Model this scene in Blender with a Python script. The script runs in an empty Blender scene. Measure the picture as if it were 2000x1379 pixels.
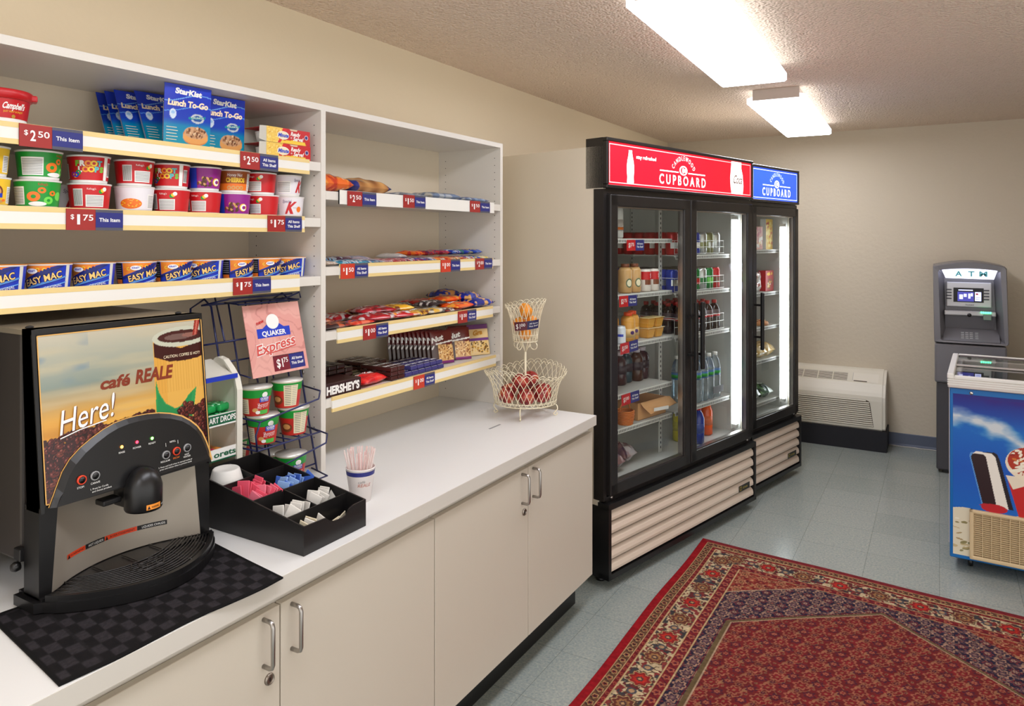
import bpy, bmesh, math, random
import numpy as np
from mathutils import Vector, Matrix
random.seed(7)
PI = math.pi
scene = bpy.context.scene
C = scene.collection

# ---------------- camera, world, exposure ----------------
cam_d = bpy.data.cameras.new('camera'); cam = bpy.data.objects.new('camera', cam_d); C.objects.link(cam)
cam.location = (0, 0, 1.54)
cam.rotation_euler = (PI/2, 0, math.atan(835/1420))
cam_d.sensor_width = 36; cam_d.lens = 36*1420/2000
cam_d.shift_y = -(689.5-468)/2000
cam_d.clip_start = .02; cam_d.clip_end = 60
scene.camera = cam
w = bpy.data.worlds.new('world'); scene.world = w; w.use_nodes = True
w.node_tree.nodes['Background'].inputs[0].default_value = (1, .98, .95, 1)
w.node_tree.nodes['Background'].inputs[1].default_value = 1.15
vs = scene.view_settings
vs.view_transform = 'Standard'; vs.look = 'None'; vs.gamma = 1; vs.use_curve_mapping = False
vs.exposure = 0.5
scene.display_settings.display_device = 'sRGB'
LAMP = 8.8        # strength of the ceiling fixtures' lenses

# ---------------- helpers ----------------
def lin(c):
    def f(v):
        v = v/255.
        return v/12.92 if v <= .04045 else ((v+.055)/1.055)**2.4
    return tuple(f(v) for v in c)
MATS = {}
def mat(name, rgb, rough=.5, metal=0., emit=None, es=0., spec=.5, coat=0., trans=0., alpha=1.):
    if name in MATS: return MATS[name]
    m = bpy.data.materials.new(name); m.use_nodes = True
    b = m.node_tree.nodes['Principled BSDF']
    b.inputs['Base Color'].default_value = (*lin(rgb), 1)
    b.inputs['Roughness'].default_value = rough; b.inputs['Metallic'].default_value = metal
    b.inputs['Specular IOR Level'].default_value = spec
    b.inputs['Coat Weight'].default_value = coat; b.inputs['Transmission Weight'].default_value = trans
    b.inputs['Alpha'].default_value = alpha
    if emit:
        b.inputs['Emission Color'].default_value = (*lin(emit), 1); b.inputs['Emission Strength'].default_value = es
    m.diffuse_color = (*lin(rgb), 1)
    MATS[name] = m; return m
def N(m, t, **kw):
    n = m.node_tree.nodes.new(t)
    for k, v in kw.items():
        if hasattr(n, k): setattr(n, k, v)
        else: n.inputs[k.replace('_', ' ')].default_value = v
    return n
def L(m, a, b): m.node_tree.links.new(a, b)
def bsdf(m): return m.node_tree.nodes['Principled BSDF']
def bump_noise(m, scale, strength, dist=.002, detail=4, tex='ShaderNodeTexNoise'):
    tc = N(m, 'ShaderNodeTexCoord'); n = N(m, tex); n.inputs['Scale'].default_value = scale
    if 'Detail' in n.inputs: n.inputs['Detail'].default_value = detail
    L(m, tc.outputs['Object'], n.inputs['Vector'])
    bp = N(m, 'ShaderNodeBump'); bp.inputs['Strength'].default_value = strength; bp.inputs['Distance'].default_value = dist
    L(m, n.outputs[0], bp.inputs['Height']); L(m, bp.outputs[0], bsdf(m).inputs['Normal'])
    return n
def ramp(m, fac, stops, interp='LINEAR'):
    r = N(m, 'ShaderNodeValToRGB'); r.color_ramp.interpolation = interp
    while len(r.color_ramp.elements) < len(stops): r.color_ramp.elements.new(.5)
    for e, (p, c) in zip(r.color_ramp.elements, stops): e.position = p; e.color = (*lin(c), 1)
    L(m, fac, r.inputs[0]); return r
def vcol_mat(name, rough, spec=.5, es=0., coat=0.):
    if name in MATS: return MATS[name]
    m = mat(name, (200, 200, 200), rough, spec=spec, coat=coat)
    a = N(m, 'ShaderNodeAttribute'); a.attribute_name = 'Col'
    L(m, a.outputs['Color'], bsdf(m).inputs['Base Color'])
    if es:
        L(m, a.outputs['Color'], bsdf(m).inputs['Emission Color']); bsdf(m).inputs['Emission Strength'].default_value = es
    return m
def tag(o, label=None, cat=None, group=None, kind=None):
    if label: o['label'] = label
    if cat: o['category'] = cat
    if group: o['group'] = group
    if kind: o['kind'] = kind
    return o
def link_mesh(name, me, parent=None, loc=None, rotz=None, M=None):
    o = bpy.data.objects.new(name, me); C.objects.link(o)
    if parent: o.parent = parent
    if loc is not None: o.location = loc
    if rotz is not None: o.rotation_euler = (0, 0, rotz)
    return o
def thing(name, label, cat, loc=(0, 0, 0), rotz=0, group=None, rot=None):
    o = bpy.data.objects.new(name, None); C.objects.link(o)
    o.location = loc; o.rotation_euler = rot if rot else (0, 0, rotz); o.empty_display_size = .05
    return tag(o, label, cat, group)
def dup(root, loc=None, rotz=None, label=None, group=None, rot=None):
    r = root.copy(); C.objects.link(r)
    if loc is not None: r.location = loc
    if rotz is not None: r.rotation_euler = (0, 0, rotz)
    if rot is not None: r.rotation_euler = rot
    if label: r['label'] = label
    if group: r['group'] = group
    for ch in list(root.children):
        c = ch.copy(); C.objects.link(c); c.parent = r
        for g in ch.children:
            d = g.copy(); C.objects.link(d); d.parent = c
    return r

class MB:
    """collects shapes with material slots and links them as one mesh"""
    def __init__(s): s.v = []; s.f = []; s.m = []; s.mats = []; s.sm = []
    def slot(s, m):
        if m not in s.mats: s.mats.append(m)
        return s.mats.index(m)
    def add(s, vs_, fs, m, smooth=False, M=None):
        k = len(s.v); i = s.slot(m)
        s.v += [tuple(M @ Vector(p)) if M else tuple(p) for p in vs_]
        for f in fs: s.f.append(tuple(a+k for a in f)); s.m.append(i); s.sm.append(smooth)
        return s
    def box(s, x0, x1, y0, y1, z0, z1, m, M=None):
        v = [(x0,y0,z0),(x1,y0,z0),(x1,y1,z0),(x0,y1,z0),(x0,y0,z1),(x1,y0,z1),(x1,y1,z1),(x0,y1,z1)]
        return s.add(v, [(0,3,2,1),(4,5,6,7),(0,1,5,4),(1,2,6,5),(2,3,7,6),(3,0,4,7)], m, M=M)
    def bbox(s, x0, x1, y0, y1, z0, z1, m, b=.003, seg=2, M=None):
        bm = bmesh.new(); bmesh.ops.create_cube(bm, size=1)
        for v in bm.verts:
            v.co = Vector((x0+(v.co.x+.5)*(x1-x0), y0+(v.co.y+.5)*(y1-y0), z0+(v.co.z+.5)*(z1-z0)))
        b = min(b, .45*min(x1-x0, y1-y0, z1-z0))
        bmesh.ops.bevel(bm, geom=bm.edges[:], offset=b, segments=seg, profile=.5, affect='EDGES')
        return s.addbm(bm, m, M=M)
    def addbm(s, bm, m, smooth=False, M=None):
        bm.verts.index_update()
        s.add([v.co[:] for v in bm.verts], [tuple(v.index for v in f.verts) for f in bm.faces], m, smooth, M); bm.free(); return s
    def prism(s, pts, d0, d1, m, axis='y', smooth=False, M=None):
        """2D outline extruded along axis; pts are (x,z) for y, (y,z) for x, (x,y) for z"""
        n = len(pts)
        f3 = {'y': lambda a, b, d: (a, d, b), 'x': lambda a, b, d: (d, a, b), 'z': lambda a, b, d: (a, b, d)}[axis]
        v = [f3(a, b, d0) for a, b in pts]+[f3(a, b, d1) for a, b in pts]
        return s.add(v, [tuple(range(n)), tuple(range(2*n-1, n-1, -1))]+[(i, (i+1) % n, n+(i+1) % n, n+i) for i in range(n)], m, smooth, M)
    def lathe(s, prof, m, n=24, cx=0, cy=0, smooth=True, M=None, a0=0, a1=2*PI):
        full = abs(a1-a0-2*PI) < 1e-6; k = n if full else n+1
        v = []; f = []
        for r, z in prof:
            for i in range(k):
                a = a0+(a1-a0)*i/n; v.append((cx+r*math.cos(a), cy+r*math.sin(a), z))
        for j in range(len(prof)-1):
            for i in range(n):
                i2 = (i+1) % k; f.append((j*k+i, j*k+i2, (j+1)*k+i2, (j+1)*k+i))
        if full:
            if prof[0][0] > 1e-6: f.append(tuple(range(k-1, -1, -1)))
            if prof[-1][0] > 1e-6: f.append(tuple((len(prof)-1)*k+i for i in range(k)))
        return s.add(v, f, m, smooth, M)
    def tube(s, pts, r, m, n=8, closed=False, smooth=True, M=None):
        pts = [Vector(p) for p in pts]; k = len(pts); v = []; f = []; prev = None
        for i, p in enumerate(pts):
            a = pts[(i-1) % k] if (closed or i > 0) else p; b = pts[(i+1) % k] if (closed or i < k-1) else p
            t = (b-a).normalized() if (b-a).length > 0 else Vector((0, 0, 1))
            if prev is None:
                up = Vector((0, 0, 1)) if abs(t.z) < .9 else Vector((1, 0, 0)); u = t.cross(up).normalized()
            else:
                u = (prev-t*prev.dot(t))
                u = u.normalized() if u.length > 1e-6 else t.orthogonal().normalized()
            prev = u; w_ = t.cross(u)
            rr = r[i] if isinstance(r, (list, tuple)) else r
            for j in range(n):
                q = 2*PI*j/n; v.append(tuple(p+u*(rr*math.cos(q))+w_*(rr*math.sin(q))))
        for i in range(k if closed else k-1):
            i2 = (i+1) % k
            for j in range(n): f.append((i*n+j, i*n+(j+1) % n, i2*n+(j+1) % n, i2*n+j))
        if not closed: f += [tuple(range(n-1, -1, -1)), tuple((k-1)*n+j for j in range(n))]
        return s.add(v, f, m, smooth, M)
    def ball(s, c, r, m, sx=1, sy=1, sz=1, n=16):
        prof = []
        bm = bmesh.new(); bmesh.ops.create_uvsphere(bm, u_segments=n, v_segments=max(8, n//2), radius=r)
        for v in bm.verts: v.co = Vector((c[0]+v.co.x*sx, c[1]+v.co.y*sy, c[2]+v.co.z*sz))
        return s.addbm(bm, m, True)
    def mesh(s, name):
        me = bpy.data.meshes.new(name); me.from_pydata(s.v, [], s.f)
        for m in s.mats: me.materials.append(m)
        me.polygons.foreach_set('material_index', s.m); me.polygons.foreach_set('use_smooth', s.sm)
        me.update(); return me
    def build(s, name, parent=None, loc=None, rotz=None, label=None):
        o = link_mesh(name, s.mesh(name), parent, loc, rotz)
        if label: o['label'] = label
        return o

# text outlines as 2D faces
TX = {}
def text2d(st, bold=0.):
    k = (st, bold)
    if k in TX: return TX[k]
    cu = bpy.data.curves.new('t', 'FONT'); cu.body = st; cu.size = 1; cu.offset = bold; cu.resolution_u = 3
    ob = bpy.data.objects.new('t', cu); C.objects.link(ob)
    dg = bpy.context.evaluated_depsgraph_get(); me = bpy.data.meshes.new_from_object(ob.evaluated_get(dg))
    v = [(a.co.x, a.co.y) for a in me.vertices]; f = [tuple(p.vertices) for p in me.polygons]
    bpy.data.objects.remove(ob); bpy.data.curves.remove(cu); bpy.data.meshes.remove(me)
    if not v: v = [(0, 0)]
    TX[k] = (v, f, min(a[0] for a in v), max(a[0] for a in v)); return TX[k]
CAP = .70
class Art:
    """flat printed art in layers, mapped onto a surface"""
    def __init__(s): s.items = []
    def poly(s, pts, m): s.items.append(([tuple(p) for p in pts], [tuple(range(len(pts)))], m, 0)); return s
    def rect(s, x0, x1, y0, y1, m): return s.poly([(x0, y0), (x1, y0), (x1, y1), (x0, y1)], m)
    def ell(s, cx, cy, rx, ry, m, n=24, rot=0):
        c, d = math.cos(rot), math.sin(rot)
        return s.poly([(cx+rx*math.cos(2*PI*i/n)*c-ry*math.sin(2*PI*i/n)*d, cy+rx*math.cos(2*PI*i/n)*d+ry*math.sin(2*PI*i/n)*c) for i in range(n)], m)
    def ring(s, cx, cy, r, t, m, n=24, a0=0, a1=2*PI, sy=1):
        v = []; f = []
        for i in range(n+1):
            a = a0+(a1-a0)*i/n
            v += [(cx+r*math.cos(a), cy+r*sy*math.sin(a)), (cx+(r-t)*math.cos(a), cy+(r-t)*sy*math.sin(a))]
        for i in range(n): f.append((2*i, 2*i+2, 2*i+3, 2*i+1))
        s.items.append((v, f, m, 0)); return s
    def line(s, pts, t, m):
        for a, b in zip(pts, pts[1:]):
            dx, dy = b[0]-a[0], b[1]-a[1]; l = math.hypot(dx, dy) or 1; nx, ny = -dy/l*t/2, dx/l*t/2
            s.poly([(a[0]-nx, a[1]-ny), (b[0]-nx, b[1]-ny), (b[0]+nx, b[1]+ny), (a[0]+nx, a[1]+ny)], m)
        return s
    def text(s, st, x, y, h, m, align='c', w=None, shear=0., bold=0., rot=0., arc=None):
        v, f, x0, x1 = text2d(st, bold); sc = h/CAP; sx = sc
        if w: sx = w/(x1-x0)
        ox = {'c': (x0+x1)/2, 'l': x0, 'r': x1}[align]; c, d = math.cos(rot), math.sin(rot); o = []
        for a, b in v:
            px, py = (a-ox)*sx+shear*b*sc, b*sc
            if arc:          # bend along a circle of radius arc
                th = px/arc; rr = arc+py; px, py = rr*math.sin(th), rr*math.cos(th)-arc
            o.append((x+px*c-py*d, y+px*d+py*c))
        s.items.append((o, f, m, 1)); return s
    def build(s, name, mp, parent=None, eps=.0004, cut=None, label=None, loc=None, rotz=None):
        bm = bmesh.new(); mats = []; lay = bm.verts.layers.int.new('k'); bx = []; lv = []
        for v, f, m, _ in s.items:      # each item lies only just above the ones it covers
            a = (min(p[0] for p in v), max(p[0] for p in v), min(p[1] for p in v), max(p[1] for p in v))
            lv.append(max([0]+[l+1 for c, l in zip(bx, lv) if c[0] < a[1]+1e-5 and c[1] > a[0]-1e-5 and c[2] < a[3]+1e-5 and c[3] > a[2]-1e-5])); bx.append(a)
        for (v, f, m, _), k in zip(s.items, lv):
            if m not in mats: mats.append(m)
            vv = []
            for p in v:
                q = bm.verts.new((p[0], p[1], 0)); q[lay] = k; vv.append(q)
            for a in f:
                try: g = bm.faces.new([vv[i] for i in a]); g.material_index = mats.index(m)
                except Exception: pass
        if cut:
            xs = [v.co.x for v in bm.verts]; x = min(xs)+cut
            while x < max(xs):
                big = [f for f in bm.faces if min(v.co.x for v in f.verts) < x-1e-5 and max(v.co.x for v in f.verts) > x+1e-5]
                if big:
                    g = big+list({e for f in big for e in f.edges})+list({v for f in big for v in f.verts})
                    old = {v.index: v[lay] for v in bm.verts} if 0 else None
                    r = bmesh.ops.bisect_plane(bm, geom=g, plane_co=(x, 0, 0), plane_no=(1, 0, 0))
                    for e in r['geom_cut']:
                        if isinstance(e, bmesh.types.BMVert):
                            ks = [u[lay] for ed in e.link_edges for u in ed.verts if u is not e]
                            if ks: e[lay] = max(ks)
                x += cut
        bmesh.ops.delete(bm, geom=[v for v in bm.verts if not v.link_faces], context='VERTS')
        for v in bm.verts: v.co = Vector(mp(v.co.x, v.co.y, (v[lay]+1)*eps))
        me = bpy.data.meshes.new(name); bm.to_mesh(me); bm.free()
        for m in mats: me.materials.append(m)
        o = link_mesh(name, me, parent, loc, rotz)
        if label: o['label'] = label
        return o
# surface maps in a thing's own frame: x right, y away from the viewer, z up
def front(y=0, x0=0, z0=0): return lambda x, z, o: (x0+x, y-o, z0+z)
def top(z=0, x0=0, y0=0): return lambda x, y, o: (x0+x, y0+y, z+o)
def side(x=0, y0=0, z0=0): return lambda u, z, o: (x+o, y0+u, z0+z)
def sideL(x=0, y0=0, z0=0): return lambda u, z, o: (x-o, y0-u, z0+z)
def cyl(r0, r1, h, z0=0, mid=None):
    rm = mid or (r0+r1)/2
    def f(x, z, o):
        r = r0+(r1-r0)*z/h+o; a = -PI/2+x/rm
        return (r*math.cos(a), r*math.sin(a), z0+z)
    return f
def rm_(r0, r1): return (r0+r1)/2

class Canvas:
    """painted picture held as point colours of a fine grid"""
    def __init__(s, w_, h_, nx, ny, c=(255, 255, 255)):
        s.w, s.h, s.nx, s.ny = w_, h_, nx, ny
        s.X, s.Y = np.meshgrid(np.linspace(0, w_, nx), np.linspace(0, h_, ny))
        s.c = np.ones((ny, nx, 3))*np.array(c, float); s.keep = np.ones((ny, nx), bool)
        s.rng = np.random.RandomState(3)
    def fill(s, mask, c, a=1.):
        m = (mask.astype(float)*a)[..., None]; s.c = s.c*(1-m)+np.array(c, float)*m; return s
    def vgrad(s, stops):
        p = [q[0] for q in stops]
        for k in range(3): s.c[..., k] = np.interp(s.Y/s.h, p, [q[1][k] for q in stops])
        return s
    def ell(s, cx, cy, rx, ry, c, rot=0, a=1.):
        dx, dy = s.X-cx, s.Y-cy; u = dx*math.cos(rot)+dy*math.sin(rot); v = -dx*math.sin(rot)+dy*math.cos(rot)
        return s.fill((u/rx)**2+(v/ry)**2 < 1, c, a)
    def inpoly(s, pts):
        m = np.zeros(s.X.shape, bool); n = len(pts)
        for i in range(n):
            (x1, y1), (x2, y2) = pts[i], pts[(i+1) % n]
            if y1 == y2: continue
            t = ((s.Y > min(y1, y2)) & (s.Y <= max(y1, y2))) & (s.X < (x2-x1)*(s.Y-y1)/(y2-y1)+x1); m ^= t
        return m
    def poly(s, pts, c, a=1.): return s.fill(s.inpoly(pts), c, a)
    def noise(s, sx, sy, seed=0, octv=3):
        r = np.random.RandomState(seed); out = np.zeros(s.X.shape); amp = 1; tot = 0
        for o in range(octv):
            gx, gy = max(2, int(s.w/sx*2**o)+2), max(2, int(s.h/sy*2**o)+2); g = r.rand(gy+1, gx+1)
            x = s.X/s.w*(gx-1); y = s.Y/s.h*(gy-1); xi = x.astype(int); yi = y.astype(int); fx = x-xi; fy = y-yi
            fx = fx*fx*(3-2*fx); fy = fy*fy*(3-2*fy)
            out += amp*((g[yi, xi]*(1-fx)+g[yi, xi+1]*fx)*(1-fy)+(g[yi+1, xi]*(1-fx)+g[yi+1, xi+1]*fx)*fy); tot += amp; amp *= .5
        return out/tot
    def mesh(s, name, mp, m, thick=None):
        ny, nx = s.X.shape; idx = np.arange(nx*ny).reshape(ny, nx)
        k = s.keep; q = k[:-1, :-1] & k[1:, :-1] & k[:-1, 1:] & k[1:, 1:]
        f = np.stack([idx[:-1, :-1][q], idx[:-1, 1:][q], idx[1:, 1:][q], idx[1:, :-1][q]], 1)
        used = np.zeros(nx*ny, bool); used[f.ravel()] = True; re = np.cumsum(used)-1; f = re[f]
        xs, ys = s.X.ravel()[used], s.Y.ravel()[used]
        v = np.array(mp(xs, ys)).T if getattr(mp, 'vec', False) else np.array([mp(a, b, 0) for a, b in zip(xs, ys)])
        me = bpy.data.meshes.new(name); me.vertices.add(len(v)); me.vertices.foreach_set('co', v.astype(np.float32).ravel())
        me.loops.add(f.size); me.loops.foreach_set('vertex_index', f.astype(np.int32).ravel())
        me.polygons.add(len(f)); me.polygons.foreach_set('loop_start', np.arange(0, f.size, 4, dtype=np.int32))
        me.update(calc_edges=True); me.materials.append(m)
        cl = np.clip(s.c/255., 0, 1); cl = np.where(cl <= .04045, cl/12.92, ((cl+.055)/1.055)**2.4).reshape(-1, 3)[used]
        at = me.color_attributes.new('Col', 'FLOAT_COLOR', 'POINT')
        at.data.foreach_set('color', np.hstack([cl, np.ones((len(cl), 1))]).astype(np.float32).ravel())
        return me
    def build(s, name, mp, m, parent=None, label=None):
        o = link_mesh(name, s.mesh(name, mp, m), parent)
        if label: o['label'] = label
        return o

# ---------------- materials ----------------
white_lam = mat('white_laminate', (222, 216, 206), .42)
edge_lam = mat('laminate_edge', (214, 208, 198), .4)
top_lam = mat('worktop_laminate', (232, 231, 228), .3)
door_lam = mat('cabinet_laminate', (210, 200, 184), .42)
inner_lam = mat('shelf_laminate', (222, 208, 184), .5)
black_pl = mat('black_plastic', (18, 17, 18), .33)
black_st = mat('black_steel', (30, 27, 26), .3)
dark = mat('dark_void', (8, 8, 8), .8)
steel = mat('satin_steel', (175, 170, 165), .3, 1)
brushed = mat('brushed_steel', (150, 140, 130), .36, 1)
chrome = mat('chrome', (210, 205, 200), .15, 1)
white_pl = mat('white_plastic', (232, 230, 224), .35)
cream_pl = mat('cream_plastic', (226, 216, 196), .4)
grey_pl = mat('grey_plastic', (128, 126, 128), .42)
silver_pl = mat('silver_plastic', (170, 170, 175), .35, .3)
W = mat('ink_white', (245, 243, 238), .5)
K = mat('ink_black', (20, 18, 20), .5)
RED = mat('ink_red', (200, 22, 30), .4)
DRED = mat('ink_dark_red', (150, 28, 34), .45)
NAVY = mat('ink_navy', (38, 42, 120), .45)
BLUE = mat('ink_blue', (30, 60, 190), .4)
SKY = mat('ink_sky_blue', (90, 150, 220), .4)
YEL = mat('ink_yellow', (245, 200, 50), .4)
ORG = mat('ink_orange', (240, 120, 30), .4)
GRN = mat('ink_green', (20, 150, 50), .4)
LGRN = mat('ink_light_green', (110, 215, 80), .4)
DGRN = mat('ink_dark_green', (10, 95, 60), .4)
TEAL = mat('ink_teal', (0, 135, 165), .4)
PUR = mat('ink_purple', (150, 30, 140), .4)
DPUR = mat('ink_dark_purple', (70, 25, 100), .4)
BRN = mat('ink_brown', (120, 60, 30), .45)
TAN = mat('ink_tan', (215, 160, 95), .45)
GREY = mat('ink_grey', (150, 150, 150), .5)
DGREY = mat('ink_dark_grey', (82, 80, 84), .5)
CRM = mat('ink_cream', (238, 226, 190), .5)
PINK = mat('ink_pink', (225, 120, 130), .5)
tape = mat('label_channel_band', (232, 205, 140), .35)
tape2 = mat('label_channel_middle', (235, 232, 224), .35)
VM = vcol_mat('printed_card', .38); VG = vcol_mat('printed_film', .22, coat=.3); VR = vcol_mat('woven_wool', .95, spec=.1)
def glassmat(name, tint=(1, 1, 1), refl=1.45, rough=0.02, haze=None):
    m = bpy.data.materials.new(name); m.use_nodes = True; nt = m.node_tree; nt.nodes.clear()
    o = nt.nodes.new('ShaderNodeOutputMaterial'); mx = nt.nodes.new('ShaderNodeMixShader')
    t = nt.nodes.new('ShaderNodeBsdfTransparent'); g = nt.nodes.new('ShaderNodeBsdfGlossy'); fr = nt.nodes.new('ShaderNodeFresnel')
    t.inputs[0].default_value = (*tint, 1); g.inputs['Roughness'].default_value = rough; fr.inputs[0].default_value = refl
    ge = nt.nodes.new('ShaderNodeNewGeometry'); mu = nt.nodes.new('ShaderNodeMath'); mu.operation = 'MULTIPLY'; iv = nt.nodes.new('ShaderNodeMath'); iv.operation = 'SUBTRACT'; iv.inputs[0].default_value = 1
    nt.links.new(ge.outputs['Backfacing'], iv.inputs[1]); nt.links.new(fr.outputs[0], mu.inputs[0]); nt.links.new(iv.outputs[0], mu.inputs[1]); nt.links.new(mu.outputs[0], mx.inputs[0]); nt.links.new(t.outputs[0], mx.inputs[1]); nt.links.new(g.outputs[0], mx.inputs[2])
    nt.links.new(mx.outputs[0], o.inputs[0]); MATS[name] = m; return m
glass = glassmat('clear_glass', (.95, .97, .96)); film = glassmat('clear_plastic', (.93, .94, .95), 1.35, .08)
water = mat('water_plastic', (225, 235, 240), .08, trans=.85)
wire_w = mat('white_wire', (225, 224, 218), .35)
wire_b = mat('dark_blue_wire', (32, 38, 88), .35)
# ---------------- the room ----------------
HC = 2.38; XL = -2.04; XR = 2.3; YB = 6.15; YF = -2.3
wallm = mat('painted_wall', (234, 219, 189), .75); bump_noise(wallm, 70, .25, .002)
wallb = mat('textured_painted_wall', (212, 200, 179), .75)
n = bump_noise(wallb, 42, .55, .004, 3)
ceilm = mat('popcorn_ceiling', (250, 230, 210), .9)
tc = N(ceilm, 'ShaderNodeTexCoord'); v1 = N(ceilm, 'ShaderNodeTexVoronoi'); v1.inputs['Scale'].default_value = 85
v2 = N(ceilm, 'ShaderNodeTexNoise'); v2.inputs['Scale'].default_value = 60; v2.inputs['Detail'].default_value = 5
L(ceilm, tc.outputs['Object'], v1.inputs['Vector']); L(ceilm, tc.outputs['Object'], v2.inputs['Vector'])
ma = N(ceilm, 'ShaderNodeMath', operation='SUBTRACT'); L(ceilm, v2.outputs[0], ma.inputs[0]); L(ceilm, v1.outputs['Distance'], ma.inputs[1])
bp = N(ceilm, 'ShaderNodeBump'); bp.inputs['Strength'].default_value = .9; bp.inputs['Distance'].default_value = .012
L(ceilm, ma.outputs[0], bp.inputs['Height']); L(ceilm, bp.outputs[0], bsdf(ceilm).inputs['Normal'])
# vinyl tiles with chips and thin seams
flm = mat('vinyl_tile_floor', (120, 135, 136), .22)
tc = N(flm, 'ShaderNodeTexCoord'); a = N(flm, 'ShaderNodeTexNoise'); a.inputs['Scale'].default_value = 110; a.inputs['Detail'].default_value = 3; a.inputs['Distortion'].default_value = .3
b = N(flm, 'ShaderNodeTexVoronoi'); b.inputs['Scale'].default_value = 170
for t in (a, b): L(flm, tc.outputs['Object'], t.inputs['Vector'])
r1 = ramp(flm, a.outputs[0], [(.28, (134, 144, 142)), (.45, (152, 160, 156)), (.56, (164, 168, 160)), (.75, (184, 184, 172))])
r2 = ramp(flm, b.outputs['Color'], [(0, (136, 146, 146)), (.5, (156, 164, 162)), (1, (176, 176, 166))])
mx = N(flm, 'ShaderNodeMix', data_type='RGBA'); mx.inputs[0].default_value = .3
L(flm, r1.outputs[0], mx.inputs[6]); L(flm, r2.outputs[0], mx.inputs[7])
br = N(flm, 'ShaderNodeTexBrick'); br.offset = 0; br.squash = 1
br.inputs['Scale'].default_value = 1; br.inputs['Brick Width'].default_value = .305; br.inputs['Row Height'].default_value = .305
br.inputs['Mortar Size'].default_value = .0009; br.inputs['Mortar Smooth'].default_value = .1
br.inputs['Color1'].default_value = (1, 1, 1, 1); br.inputs['Color2'].default_value = (.9, .92, .92, 1); br.inputs['Mortar'].default_value = (.5, .5, .5, 1)
L(flm, tc.outputs['Object'], br.inputs['Vector'])
mm = N(flm, 'ShaderNodeMix', data_type='RGBA', blend_type='MULTIPLY'); mm.inputs[0].default_value = 1
L(flm, mx.outputs[2], mm.inputs[6]); L(flm, br.outputs[0], mm.inputs[7]); L(flm, mm.outputs[2], bsdf(flm).inputs['Base Color'])
n3 = N(flm, 'ShaderNodeTexNoise'); n3.inputs['Scale'].default_value = 5; L(flm, tc.outputs['Object'], n3.inputs['Vector'])
mr = N(flm, 'ShaderNodeMapRange'); mr.inputs[3].default_value = .20; mr.inputs[4].default_value = .27; L(flm, n3.outputs[0], mr.inputs[0]); L(flm, mr.outputs[0], bsdf(flm).inputs['Roughness'])
basem = mat('blue_grey_rubber', (92, 100, 118), .5)
def st(name, mb): return tag(mb.build(name), kind='structure')
st('floor', MB().box(XL-.1, XR+.1, YF-.1, YB+.1, -.1, 0, flm))
st('ceiling', MB().box(XL-.1, XR+.1, YF-.1, YB+.1, HC, HC+.1, ceilm))
st('wall_left', MB().box(XL-.1, XL, YF-.1, YB+.1, 0, HC, wallm))
st('wall_back', MB().box(XL, XR, YB, YB+.1, 0, HC, wallb))
# walls behind and right of the camera left out; world light added as fill
st('wall_right', MB().box(XR, XR+.1, 2.9, YB+.1, 0, HC, wallm))
prof = [(0, 0), (-.016, 0), (-.012, .012), (-.004, .02), (-.004, .092), (0, .096)]
st('baseboard_back', MB().prism([(YB+a_, z) for a_, z in prof], XL+.02, XR-.02, basem, 'x'))
st('baseboard_left', MB().prism([(XL-a_, z) for a_, z in prof], 3.9, YB-.02, basem, 'y'))
st('baseboard_right', MB().prism([(XR+a_, z) for a_, z in prof], 2.92, YB-.02, basem, 'y'))

# ---------------- ceiling fixtures ----------------
lensm = mat('acrylic_lens', (255, 252, 244), .3, emit=(244, 246, 255), es=LAMP)
lenss = mat('acrylic_lens_side', (255, 252, 244), .3, emit=(244, 246, 255), es=LAMP*.22)
panm = mat('fixture_enamel', (208, 196, 186), .4)
def fixture(loc, rz, ln, label):
    t = thing('ceiling_light', label, 'ceiling light', loc, rz, 'ceiling lights')
    h = ln/2; w1, w2 = .155, .118
    MB().box(-w2, w2, -h+.004, h-.004, -.034, 0, panm).build('housing', t)
    MB().prism([(-w1, -.074), (-w1+.012, -.082), (w1-.012, -.082), (w1, -.074)], -h, h, lensm, 'y').prism([(-w2-.004, -.036), (-w1, -.044), (-w1, -.074), (w1, -.074), (w1, -.044), (w2+.004, -.036)], -h, h, lenss, 'y').build('lens', t)
    for s_ in (-1, 1):
        MB().bbox(-w2-.006, w2+.006, s_*(h+.004)-.003, s_*(h+.004)+.003, -.06, 0, panm, .002).build('end_plate', t)
    return t
fixture((-.76, 2.96, HC), math.radians(2), 1.40, 'long white ceiling light glowing nearest the camera')
fixture((-.805, 4.95, HC), math.radians(1.7), 1.46, 'long white ceiling light glowing farther off, close to the back wall')
fixture((-.70, .95, HC), math.radians(2), 1.40, 'white ceiling light overhead, in front of the coffee machine')
fixture((-.66, -1.05, HC), math.radians(2), 1.40, 'white ceiling light overhead at the near end of the room')

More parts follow.
